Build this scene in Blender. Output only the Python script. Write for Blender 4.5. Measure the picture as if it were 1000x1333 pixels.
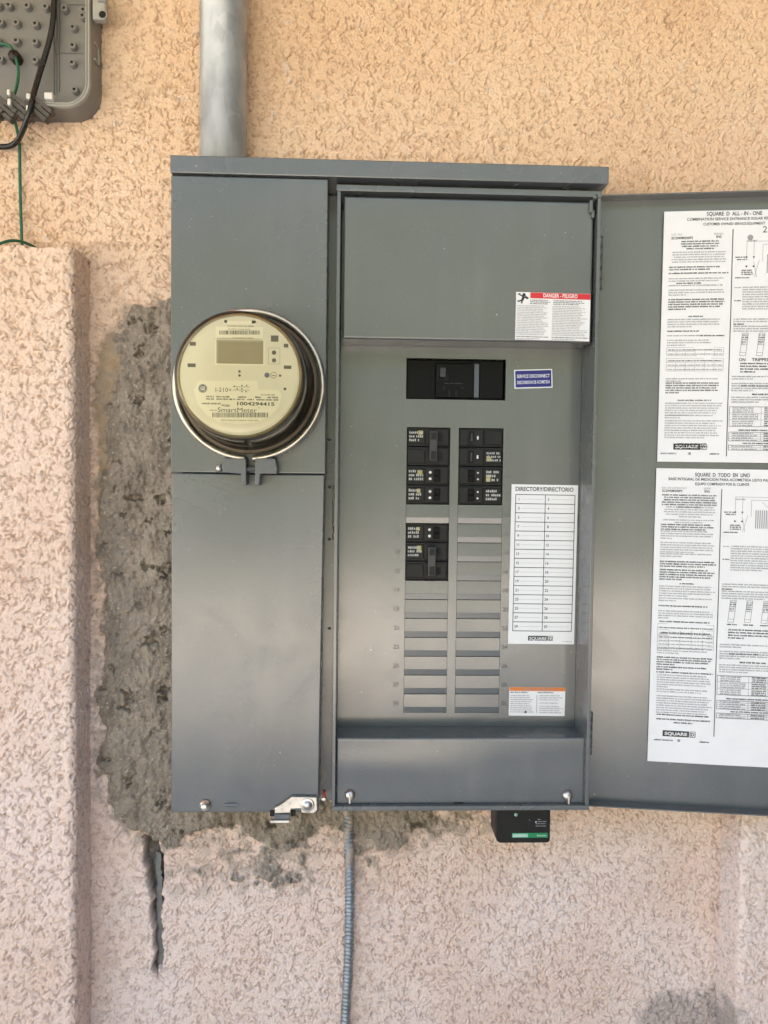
import bpy, bmesh, math, random
import numpy as np
from mathutils import Matrix, Vector

for o in list(bpy.data.objects):
    bpy.data.objects.remove(o, do_unlink=True)
scene = bpy.context.scene
COL = scene.collection
R = math.radians
random.seed(7)

# ------------------------------------------------------------------ camera
F = 1001.0                      # focal length in photograph pixels (1000 x 1333)
CAM = Vector((0.0, -0.95, 1.45))
YAW, PITCH, ROLL = R(2.10), R(2.03), R(0.656)
RM = Matrix.Rotation(-YAW, 3, 'Z') @ Matrix.Rotation(R(90) - PITCH, 3, 'X') @ Matrix.Rotation(ROLL, 3, 'Z')
cam_d = bpy.data.cameras.new('camera')
cam = bpy.data.objects.new('camera', cam_d)
COL.objects.link(cam)
cam.matrix_world = Matrix.Translation(CAM) @ RM.to_4x4()
cam_d.sensor_fit = 'VERTICAL'
cam_d.sensor_height = 36.0
cam_d.lens = F / 1333.0 * 36.0
cam_d.clip_start = 0.02
cam_d.clip_end = 400.0
scene.camera = cam
scene.render.resolution_x, scene.render.resolution_y = 768, 1024

# ------------------------------------------------------------------ sky, sun, exposure
SUN_EL, SUN_AZ = R(44), R(18)          # behind the house: the wall stands in open shade
world = bpy.data.worlds.new('World')
scene.world = world
world.use_nodes = True
wn = world.node_tree.nodes
wl = world.node_tree.links
sky = wn.new('ShaderNodeTexSky')
sky.sky_type = 'NISHITA'
sky.sun_disc = False
sky.sun_elevation = SUN_EL
sky.sun_rotation = SUN_AZ
wl.new(sky.outputs[0], wn['Background'].inputs[0])
wn['Background'].inputs[1].default_value = 0.10
sun_d = bpy.data.lights.new('sun', 'SUN')
sun_d.energy = 5.0
sun_d.angle = R(0.53)
sun_d.color = (1.0, 0.93, 0.82)
sun = bpy.data.objects.new('sun', sun_d)
COL.objects.link(sun)
sdir = Vector((math.sin(SUN_AZ) * math.cos(SUN_EL), math.cos(SUN_AZ) * math.cos(SUN_EL), math.sin(SUN_EL)))
sun.rotation_euler = (-sdir).to_track_quat('-Z', 'Y').to_euler()
sun.location = sdir * 30
vs = scene.view_settings
vs.view_transform = 'Standard'
vs.look = 'None'
vs.gamma = 1.0
vs.exposure = 3.24
vs.use_curve_mapping = False
scene.render.engine = 'CYCLES'
scene.cycles.max_bounces = 8

# ------------------------------------------------------------------ measuring helpers
def U(px, py, Y):
    """point of the plane at depth Y that the photograph shows at (px, py)"""
    d = RM @ Vector(((px - 500.0) / F, -(py - 666.5) / F, -1.0))
    t = (Y - CAM.y) / d.y
    return CAM + d * t

def ux(px, py, Y): return U(px, py, Y).x
def uz(px, py, Y): return U(px, py, Y).z

RN = np.array(RM)
def proj(X, Y, Z):
    P = np.stack([X - CAM.x, Y - CAM.y, Z - CAM.z], -1) @ RN
    return 500.0 + F * P[..., 0] / -P[..., 2], 666.5 - F * P[..., 1] / -P[..., 2]

# ------------------------------------------------------------------ materials
def nt(name):
    m = bpy.data.materials.new(name)
    m.use_nodes = True
    n, l = m.node_tree.nodes, m.node_tree.links
    return m, n, l, n['Principled BSDF']

def lin(r, g, b):
    f = lambda c: c / 12.92 if c <= 0.04045 else ((c + 0.055) / 1.055) ** 2.4
    return (f(r / 255), f(g / 255), f(b / 255), 1.0)

def plain(name, col, rough=0.5, metal=0.0, spec=0.5, var=0.0, scale=60.0, bump=0.0, bscale=400.0):
    m, n, l, p = nt(name)
    p.inputs['Base Color'].default_value = col
    p.inputs['Roughness'].default_value = rough
    p.inputs['Metallic'].default_value = metal
    p.inputs['Specular IOR Level'].default_value = spec
    tc = n.new('ShaderNodeTexCoord')
    if var > 0:
        nz = n.new('ShaderNodeTexNoise'); nz.inputs['Scale'].default_value = scale; nz.inputs['Detail'].default_value = 5
        l.new(tc.outputs['Object'], nz.inputs['Vector'])
        mr = n.new('ShaderNodeMapRange'); mr.inputs['From Min'].default_value = 0.3; mr.inputs['From Max'].default_value = 0.7
        mr.inputs['To Min'].default_value = 1 - var; mr.inputs['To Max'].default_value = 1 + var
        l.new(nz.outputs['Fac'], mr.inputs['Value'])
        mx = n.new('ShaderNodeVectorMath'); mx.operation = 'SCALE'
        mx.inputs[0].default_value = col[:3]
        l.new(mr.outputs[0], mx.inputs['Scale'])
        l.new(mx.outputs[0], p.inputs['Base Color'])
        rr = n.new('ShaderNodeMapRange'); rr.inputs['From Min'].default_value = 0.3; rr.inputs['From Max'].default_value = 0.7
        rr.inputs['To Min'].default_value = max(0.02, rough - 0.08); rr.inputs['To Max'].default_value = min(1, rough + 0.08)
        l.new(nz.outputs['Fac'], rr.inputs['Value'])
        l.new(rr.outputs[0], p.inputs['Roughness'])
    if bump > 0:
        nb = n.new('ShaderNodeTexNoise'); nb.inputs['Scale'].default_value = bscale; nb.inputs['Detail'].default_value = 3
        l.new(tc.outputs['Object'], nb.inputs['Vector'])
        bp = n.new('ShaderNodeBump'); bp.inputs['Strength'].default_value = bump; bp.inputs['Distance'].default_value = 0.001
        l.new(nb.outputs['Fac'], bp.inputs['Height'])
        l.new(bp.outputs[0], p.inputs['Normal'])
    return m

M = {}
def enamel(name, col, rough, spec):
    """factory grey enamel: faint orange peel, wiped smudges, a film of dust, a few scuffs"""
    m, n, l, p = nt(name)
    tc = n.new('ShaderNodeTexCoord')
    def noise(scale, detail=4, vec=None, dist=0.0):
        z = n.new('ShaderNodeTexNoise'); z.inputs['Scale'].default_value = scale; z.inputs['Detail'].default_value = detail; z.inputs['Distortion'].default_value = dist
        l.new(vec or tc.outputs['Object'], z.inputs['Vector']); return z.outputs['Fac']
    def ramp(f, a, b, c=0.0, d=1.0):
        x = n.new('ShaderNodeMapRange'); x.inputs['From Min'].default_value = a; x.inputs['From Max'].default_value = b
        x.inputs['To Min'].default_value = c; x.inputs['To Max'].default_value = d
        l.new(f, x.inputs['Value']); return x.outputs[0]
    def mixc(a, b, f):
        x = n.new('ShaderNodeMix'); x.data_type = 'RGBA'
        for s_, v in ((x.inputs['A'], a), (x.inputs['B'], b)):
            if isinstance(v, tuple): s_.default_value = v
            else: l.new(v, s_)
        l.new(f, x.inputs['Factor']); return x.outputs['Result']
    mp = n.new('ShaderNodeMapping'); mp.inputs['Scale'].default_value = (1.0, 1.0, 0.16); mp.inputs['Rotation'].default_value = (0.0, 0.5, 0.0)
    l.new(tc.outputs['Object'], mp.inputs[0])
    c = mixc(col, tuple(min(1, v * 1.16) for v in col[:3]) + (1,), ramp(noise(7, 5, None, 0.4), 0.35, 0.7))
    c = mixc(c, (0.30, 0.29, 0.27, 1), ramp(noise(900, 2), 0.62, 0.80, 0.0, 0.35))
    mp.inputs['Rotation'].default_value = (0.0, 0.06, 0.0)
    c = mixc(c, (0.26, 0.25, 0.235, 1), ramp(noise(16, 6, mp.outputs[0], 0.6), 0.50, 0.78, 0.0, 0.10))
    c = mixc(c, (0.45, 0.43, 0.40, 1), ramp(noise(210, 2), 0.755, 0.80, 0.0, 0.6))
    l.new(c, p.inputs['Base Color'])
    l.new(ramp(noise(11, 6, None, 0.8), 0.35, 0.65, rough - 0.02, rough + 0.05), p.inputs['Roughness'])
    p.inputs['Specular IOR Level'].default_value = spec
    bp = n.new('ShaderNodeBump'); bp.inputs['Strength'].default_value = 0.06; bp.inputs['Distance'].default_value = 0.001
    l.new(noise(500, 2), bp.inputs['Height']); l.new(bp.outputs[0], p.inputs['Normal'])
    return m
M['paint'] = enamel('grey_enamel', (0.092, 0.099, 0.101, 1), 0.24, 0.9)
M['paint_in'] = enamel('grey_enamel_inside', (0.089, 0.096, 0.098, 1), 0.20, 1.0)
M['steel'] = plain('zinc_plated_steel', (0.62, 0.60, 0.56, 1), 0.32, 1.0, var=0.12, scale=90)
M['ring'] = plain('stainless_band', (0.62, 0.58, 0.50, 1), 0.40, 1.0, var=0.15, scale=40)
M['black'] = plain('black_plastic', (0.005, 0.005, 0.005, 1), 0.42, spec=0.12, var=0.15, scale=80)
M['black2'] = plain('satin_black_plastic', (0.0075, 0.0075, 0.0078, 1), 0.48, spec=0.3, var=0.2, scale=120)
M['void'] = plain('dark_gap', (0.006, 0.006, 0.006, 1), 0.8)
M['strap'] = plain('dull_strap', (0.085, 0.10, 0.115, 1), 0.45)
M['handle'] = plain('dark_grey_handle', (0.038, 0.038, 0.039, 1), 0.4, spec=0.4, var=0.15, scale=200)
M['paper'] = plain('white_paper', (0.78, 0.78, 0.78, 1), 0.55, var=0.02, scale=25)
M['ink'] = plain('black_ink', (0.035, 0.035, 0.037, 1), 0.6)
M['ink2'] = plain('thin_grey_ink', (0.30, 0.30, 0.31, 1), 0.6)
M['red'] = plain('red_ink', (0.60, 0.022, 0.028, 1), 0.45)
M['orange'] = plain('orange_ink', (0.62, 0.19, 0.04, 1), 0.45)
M['blue'] = plain('blue_ink', (0.008, 0.010, 0.17, 1), 0.4)
M['white'] = plain('white_ink', (0.75, 0.75, 0.74, 1), 0.5)
M['worn'] = plain('worn_white_ink', (0.40, 0.40, 0.385, 1), 0.5)
M['yellow'] = plain('yellow_ink', (0.36, 0.32, 0.08, 1), 0.5)
M['green'] = plain('green_ink', (0.0, 0.22, 0.075, 1), 0.4)
M['palegreen'] = plain('pale_green_ink', (0.30, 0.52, 0.40, 1), 0.4)
M['emboss'] = plain('grey_stamp', (0.070, 0.076, 0.080, 1), 0.5)
M['face'] = plain('cream_dial', (0.71, 0.68, 0.56, 1), 0.5, var=0.03, scale=30)
M['brass'] = plain('tan_bezel', (0.42, 0.34, 0.19, 1), 0.35, var=0.1, scale=60)
M['plate'] = plain('cream_label', (0.80, 0.77, 0.63, 1), 0.5)
M['lcd'] = plain('lcd_glass', (0.31, 0.265, 0.18, 1), 0.2, var=0.04, scale=60)
M['dialink'] = plain('dial_ink', (0.11, 0.10, 0.08, 1), 0.6)
M['dialgrey'] = plain('dial_grey', (0.34, 0.31, 0.22, 1), 0.6)
M['logo'] = plain('logo_ink', (0.10, 0.11, 0.16, 1), 0.5)
M['innercan'] = plain('meter_inner_can', (0.13, 0.10, 0.065, 1), 0.4, var=0.15, scale=40)
M['lug'] = plain('lug_paint', (0.12, 0.13, 0.14, 1), 0.4, var=0.1, scale=200)
M['boxgrey'] = plain('grey_abs', (0.185, 0.178, 0.168, 1), 0.42, var=0.06, scale=30, bump=0.05, bscale=900)
M['boxrim'] = plain('pale_grey_abs', (0.34, 0.33, 0.30, 1), 0.4, var=0.05, scale=60)
M['boxdark'] = plain('brown_grey_rubber', (0.085, 0.072, 0.062, 1), 0.55, var=0.15, scale=100)
M['peg'] = plain('white_peg', (0.66, 0.64, 0.60, 1), 0.45)
M['cable'] = plain('black_cable_jacket', (0.011, 0.010, 0.010, 1), 0.3, var=0.2, scale=90)
M['wire'] = plain('green_wire_jacket', (0.010, 0.115, 0.055, 1), 0.36, var=0.15, scale=90)
M['knob'] = plain('brown_black_knob', (0.020, 0.012, 0.010, 1), 0.5)
M['ground'] = plain('dry_tan_ground', (0.58, 0.51, 0.42, 1), 0.9, var=0.2, scale=1.5)
M['sky_block'] = plain('sky_block_dark', (0.050, 0.056, 0.032, 1), 0.9, var=0.4, scale=1.2)  # dark surface of the added sky-blocking bank
M['soffit'] = plain('peach_soffit_paint', (0.66, 0.42, 0.20, 1), 0.8, var=0.05, scale=3)
M['lath'] = plain('exposed_grey_sheet', (0.17, 0.17, 0.165, 1), 0.5, var=0.1, scale=60)

# galvanised conduit: spangled zinc with streaks
m, n, l, p = nt('galvanised_zinc')
tc = n.new('ShaderNodeTexCoord')
vo = n.new('ShaderNodeTexVoronoi'); vo.inputs['Scale'].default_value = 70
mp = n.new('ShaderNodeMapping'); mp.inputs['Scale'].default_value = (1, 1, 0.55)
l.new(tc.outputs['Object'], mp.inputs[0]); l.new(mp.outputs[0], vo.inputs['Vector'])
nz = n.new('ShaderNodeTexNoise'); nz.inputs['Scale'].default_value = 35; nz.inputs['Detail'].default_value = 6
l.new(mp.outputs[0], nz.inputs['Vector'])
ad = n.new('ShaderNodeMath'); ad.operation = 'MULTIPLY_ADD'; ad.inputs[1].default_value = 0.25
l.new(vo.outputs['Color'], ad.inputs[0]); l.new(nz.outputs['Fac'], ad.inputs[2])
cr = n.new('ShaderNodeValToRGB')
cr.color_ramp.elements[0].position = 0.42; cr.color_ramp.elements[0].color = (0.32, 0.34, 0.35, 1)
cr.color_ramp.elements[1].position = 0.74; cr.color_ramp.elements[1].color = (0.46, 0.485, 0.495, 1)
l.new(ad.outputs[0], cr.inputs[0]); l.new(cr.outputs[0], p.inputs['Base Color'])
p.inputs['Metallic'].default_value = 0.4
p.inputs['Roughness'].default_value = 0.42
M['zinc'] = m
M['flexzinc'] = plain('flexible_zinc', (0.29, 0.32, 0.35, 1), 0.4, 0.7, var=0.25, scale=120)

# clear meter cover: thin polycarbonate shell
m, n, l, p = nt('clear_polycarbonate')
n.remove(p)
tr = n.new('ShaderNodeBsdfTransparent'); tr.inputs[0].default_value = (0.93, 0.90, 0.80, 1)
gl = n.new('ShaderNodeBsdfGlossy'); gl.inputs['Roughness'].default_value = 0.08
fr = n.new('ShaderNodeFresnel'); fr.inputs[0].default_value = 1.45
mx = n.new('ShaderNodeMixShader')
l.new(fr.outputs[0], mx.inputs[0]); l.new(tr.outputs[0], mx.inputs[1]); l.new(gl.outputs[0], mx.inputs[2])
l.new(mx.outputs[0], n['Material Output'].inputs['Surface'])
M['clear'] = m

# stucco: attributes say where cement, adhesive and the darker tone lie
def stucco_material():
    m, n, l, p = nt('peach_stucco')
    tc = n.new('ShaderNodeTexCoord')
    def noise(scale, detail=4):
        z = n.new('ShaderNodeTexNoise'); z.inputs['Scale'].default_value = scale; z.inputs['Detail'].default_value = detail
        l.new(tc.outputs['Object'], z.inputs['Vector']); return z.outputs['Fac']
    def mixc(a, b, f):
        x = n.new('ShaderNodeMix'); x.data_type = 'RGBA'
        for s, v in ((x.inputs['A'], a), (x.inputs['B'], b)):
            if isinstance(v, tuple): s.default_value = v
            else: l.new(v, s)
        if isinstance(f, float): x.inputs['Factor'].default_value = f
        else: l.new(f, x.inputs['Factor'])
        return x.outputs['Result']
    def ramp(f, a, b):
        x = n.new('ShaderNodeMapRange'); x.inputs['From Min'].default_value = a; x.inputs['From Max'].default_value = b
        l.new(f, x.inputs['Value']); return x.outputs[0]
    def attr(name):
        a = n.new('ShaderNodeAttribute'); a.attribute_name = name; return a.outputs['Fac']
    # the lower coat has chalked to a paler pink, the sheltered upper wall kept its yellow peach
    geo = n.new('ShaderNodeNewGeometry'); sep = n.new('ShaderNodeSeparateXYZ'); l.new(geo.outputs['Position'], sep.inputs[0])
    hz_ = n.new('ShaderNodeMath'); hz_.operation = 'MULTIPLY_ADD'; hz_.inputs[1].default_value = 0.55
    l.new(noise(3.2, 5), hz_.inputs[0]); l.new(sep.outputs['Z'], hz_.inputs[2])
    fade = ramp(hz_.outputs[0], 1.35, 2.25)
    lowc = mixc((0.77, 0.570, 0.470, 1), (0.84, 0.690, 0.625, 1), ramp(noise(4.5, 5), 0.35, 0.65))
    topc = mixc((0.75, 0.520, 0.345, 1), (0.82, 0.610, 0.435, 1), ramp(noise(4.5, 5), 0.35, 0.65))
    base = mixc(lowc, topc, fade)
    base = mixc(base, (0.50, 0.345, 0.255, 1), ramp(noise(190, 3), 0.54, 0.76))
    base = mixc(base, (0.82, 0.70, 0.60, 1), ramp(noise(420, 2), 0.58, 0.76))
    base = mixc(base, (0.76, 0.63, 0.54, 1), ramp(noise(55, 4), 0.64, 0.76))
    cem = mixc((0.245, 0.205, 0.166, 1), (0.355, 0.300, 0.245, 1), ramp(noise(28, 6), 0.35, 0.65))
    cem = mixc(cem, (0.17, 0.145, 0.115, 1), ramp(noise(90, 4), 0.58, 0.72))
    cem = mixc(cem, (0.50, 0.44, 0.36, 1), ramp(noise(240, 2), 0.60, 0.75))
    glue = mixc((0.27, 0.205, 0.115, 1), (0.36, 0.26, 0.155, 1), ramp(noise(40, 4), 0.4, 0.6))
    dark_tone = mixc((0.17, 0.15, 0.135, 1), (0.27, 0.235, 0.21, 1), ramp(noise(140, 4), 0.4, 0.65))
    c = mixc(base, glue, attr('glue'))
    c = mixc(c, cem, attr('cement'))
    c = mixc(c, dark_tone, attr('dark_tone'))
    l.new(c, p.inputs['Base Color'])
    p.inputs['Roughness'].default_value = 0.92
    p.inputs['Specular IOR Level'].default_value = 0.15
    b = n.new('ShaderNodeBump'); b.inputs['Strength'].default_value = 0.8; b.inputs['Distance'].default_value = 0.0015
    l.new(noise(650, 3), b.inputs['Height'])
    l.new(b.outputs[0], p.inputs['Normal'])
    return m
M['stucco'] = stucco_material()

# ------------------------------------------------------------------ object helpers
WM = {}                                    # world matrices of the objects made so far
def register(o, mat, parent):
    COL.objects.link(o)
    if parent is not None:
        o.parent = parent
        o.matrix_local = WM[parent.name].inverted() @ mat
    else:
        o.matrix_world = mat
    WM[o.name] = mat
    return o

def tag(o, label=None, cat=None, group=None, kind=None):
    if label: o['label'] = label
    if cat: o['category'] = cat
    if group: o['group'] = group
    if kind: o['kind'] = kind
    return o

def thing(name, loc, label, cat, group=None):
    o = bpy.data.objects.new(name, None)
    o.empty_display_size = 0.05
    register(o, Matrix.Translation(Vector(loc)), None)
    return tag(o, label, cat, group)

def put(name, me, mats, parent=None, smooth=False, mat=None):
    """me: mesh in world coordinates; becomes one object with its origin at its own centre (or frame mat)"""
    if not isinstance(mats, (list, tuple)): mats = [mats]
    for k in mats: me.materials.append(M[k])
    if mat is None:
        co = np.empty(len(me.vertices) * 3, np.float32); me.vertices.foreach_get('co', co); co = co.reshape(-1, 3)
        c = (co.min(0) + co.max(0)) / 2
        mat = Matrix.Translation(Vector([float(v) for v in c]))
    me.transform(mat.inverted())
    if smooth:
        me.polygons.foreach_set('use_smooth', [True] * len(me.polygons))
    me.update()
    return register(bpy.data.objects.new(name, me), mat, parent)

def from_bm(bm, name='mesh'):
    me = bpy.data.meshes.new(name); bm.to_mesh(me); bm.free(); return me

def bm_box(bm, x0, x1, y0, y1, z0, z1, bev=0.0, seg=2, mi=0):
    b = bmesh.new()
    bmesh.ops.create_cube(b, size=1.0)
    for v in b.verts:
        v.co = ((x0 + x1) / 2 + v.co.x * (x1 - x0), (y0 + y1) / 2 + v.co.y * (y1 - y0), (z0 + z1) / 2 + v.co.z * (z1 - z0))
    if bev > 0:
        bmesh.ops.bevel(b, geom=list(b.edges), offset=bev, segments=seg, affect='EDGES', profile=0.5)
    join(bm, b, mi)

def join(bm, b, mi=0):
    mp = [bm.verts.new(v.co) for v in b.verts]
    b.verts.index_update()
    for f in b.faces:
        try:
            g = bm.faces.new([mp[v.index] for v in f.verts]); g.material_index = mi; g.smooth = f.smooth
        except ValueError:
            pass
    b.free()

def box(name, x0, x1, y0, y1, z0, z1, mat, parent, bev=0.0008, seg=2):
    bm = bmesh.new(); bm_box(bm, x0, x1, y0, y1, z0, z1, bev, seg)
    return put(name, from_bm(bm), mat, parent)

def bm_lathe(bm, prof, axis_o, axis='Y', n=48, a0=0.0, a1=2 * math.pi, mi=0, smooth=True):
    """prof: list of (radius, along axis)"""
    full = abs(a1 - a0 - 2 * math.pi) < 1e-6
    k = n if full else n + 1
    rows = []
    for r, t in prof:
        row = []
        for i in range(k):
            a = a0 + (a1 - a0) * i / n
            c, s = math.cos(a) * r, math.sin(a) * r
            if axis == 'Y': co = (axis_o[0] + c, axis_o[1] + t, axis_o[2] + s)
            elif axis == 'Z': co = (axis_o[0] + c, axis_o[1] + s, axis_o[2] + t)
            else: co = (axis_o[0] + t, axis_o[1] + c, axis_o[2] + s)
            row.append(bm.verts.new(co))
        rows.append(row)
    for a, b in zip(rows[:-1], rows[1:]):
        for i in range(n):
            j = (i + 1) % k
            try:
                f = bm.faces.new((a[i], a[j], b[j], b[i])); f.smooth = smooth; f.material_index = mi
            except ValueError: pass
    return rows

def lathe(name, prof, o, mat, parent, axis='Y', n=48, a0=0.0, a1=2 * math.pi):
    bm = bmesh.new(); bm_lathe(bm, prof, o, axis, n, a0, a1)
    bmesh.ops.remove_doubles(bm, verts=bm.verts, dist=1e-6)
    bmesh.ops.recalc_face_normals(bm, faces=bm.faces)
    return put(name, from_bm(bm), mat, parent)

def catmull(pts, per=8):
    P = [Vector(p) for p in pts]
    P = [P[0] * 2 - P[1]] + P + [P[-1] * 2 - P[-2]]
    out = []
    for i in range(1, len(P) - 2):
        for k in range(per):
            t = k / per
            a, b, c, d = P[i - 1], P[i], P[i + 1], P[i + 2]
            out.append(0.5 * ((2 * b) + (c - a) * t + (2 * a - 5 * b + 4 * c - d) * t * t + (3 * b - a - 3 * c + d) * t ** 3))
    out.append(P[-2])
    return out

def bm_tube(bm, path, rad, n=10, mi=0):
    rows = []
    up = Vector((0, 1, 0))
    for i, p in enumerate(path):
        t = (path[min(i + 1, len(path) - 1)] - path[max(i - 1, 0)]).normalized()
        s = t.cross(up)
        if s.length < 1e-4: s = t.cross(Vector((1, 0, 0)))
        s.normalize(); w = s.cross(t)
        r = rad(i) if callable(rad) else rad
        rows.append([bm.verts.new(p + s * (math.cos(2 * math.pi * k / n) * r) + w * (math.sin(2 * math.pi * k / n) * r)) for k in range(n)])
    for a, b in zip(rows[:-1], rows[1:]):
        for k in range(n):
            f = bm.faces.new((a[k], a[(k + 1) % n], b[(k + 1) % n], b[k])); f.smooth = True; f.material_index = mi
    for r in (rows[0], rows[-1]):
        f = bm.faces.new(r); f.material_index = mi
    bmesh.ops.recalc_face_normals(bm, faces=bm.faces)

def tube(name, path, rad, mat, parent=None, n=10):
    bm = bmesh.new(); bm_tube(bm, path, rad, n)
    return put(name, from_bm(bm), mat, parent)

def screw(name, c, r, mat, parent, slot=True, depth=0.004):
    """pan head screw facing the camera, with a cross slot"""
    bm = bmesh.new()
    x, y, z = c
    bm_lathe(bm, [(r, 0.0), (r, -depth * 0.3), (r * 0.86, -depth * 0.75), (r * 0.5, -depth), (0.0, -depth * 1.05)], (x, y, z), 'Y', 20)
    bmesh.ops.remove_doubles(bm, verts=bm.verts, dist=1e-6)
    bmesh.ops.recalc_face_normals(bm, faces=bm.faces)
    o = put(name, from_bm(bm), mat, parent)
    return o

# bulged sheet-metal cover: front skin with a slow bulge and bent-back edges
def sheet_cover(name, x0, x1, z0, z1, y, depth, mat, parent, bulge=0.0012, nx=14, nz=24, rad=0.0014, seed=1, warp=None):
    rnd = random.Random(seed)
    ph = [rnd.uniform(0, 6.28) for _ in range(4)]
    us = [0.0, 0.3, 1.0]; us = None
    ed = [0.0, 0.08, 0.3, 0.6, 1.0, 1.35]
    xs = [x0 + rad * e for e in ed] + [x0 + rad + (x1 - x0 - 2 * rad) * i / nx for i in range(1, nx)] + [x1 - rad * e for e in reversed(ed)]
    zs = [z0 + rad * e for e in ed] + [z0 + rad + (z1 - z0 - 2 * rad) * i / nz for i in range(1, nz)] + [z1 - rad * e for e in reversed(ed)]
    def edge(d):
        d = min(d, rad)
        return rad - math.sqrt(max(0, rad * rad - (rad - d) ** 2))
    bm = bmesh.new()
    G = []
    for zz in zs:
        row = []
        for xx in xs:
            u, v = (xx - x0) / (x1 - x0), (zz - z0) / (z1 - z0)
            bl = bulge * (math.sin(math.pi * u) * math.sin(math.pi * v)
                          + 0.35 * math.sin(2 * math.pi * v * 1.3 + ph[0]) * math.sin(math.pi * u + 0.6 * ph[1]) * math.sin(math.pi * v))
            e = max(edge(min(xx - x0, x1 - xx)), edge(min(zz - z0, z1 - zz)))
            row.append(bm.verts.new((xx + (warp(xx, zz) if warp else 0), y - bl + e, zz)))
        G.append(row)
    for j in range(len(zs) - 1):
        for i in range(len(xs) - 1):
            f = bm.faces.new((G[j][i], G[j][i + 1], G[j + 1][i + 1], G[j + 1][i])); f.smooth = True
    loop = G[0] + [r[-1] for r in G[1:]] + list(reversed(G[-1]))[1:] + [r[0] for r in reversed(G[1:-1])]
    back = [bm.verts.new((v.co.x, y + depth, v.co.z)) for v in loop]
    for i in range(len(loop)):
        j = (i + 1) % len(loop)
        bm.faces.new((loop[j], loop[i], back[i], back[j])).smooth = False
    return put(name, from_bm(bm), mat, parent)

# ------------------------------------------------------------------ flat print: collects quads and lettering per material
_txt_cache = {}
def text_geo(s, bold):
    key = (s, bold)
    if key not in _txt_cache:
        cu = bpy.data.curves.new('t', 'FONT'); cu.body = s; cu.size = 1.0; cu.resolution_u = 3
        cu.offset = bold
        ob = bpy.data.objects.new('t', cu); COL.objects.link(ob)
        dg = bpy.context.evaluated_depsgraph_get()
        me = bpy.data.meshes.new_from_object(ob.evaluated_get(dg))
        vs_ = [(v.co.x, v.co.y) for v in me.vertices]; fs = [tuple(q.vertices) for q in me.polygons]
        bpy.data.objects.remove(ob); bpy.data.curves.remove(cu); bpy.data.meshes.remove(me)
        _txt_cache[key] = (vs_, fs)
    return _txt_cache[key]

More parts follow.
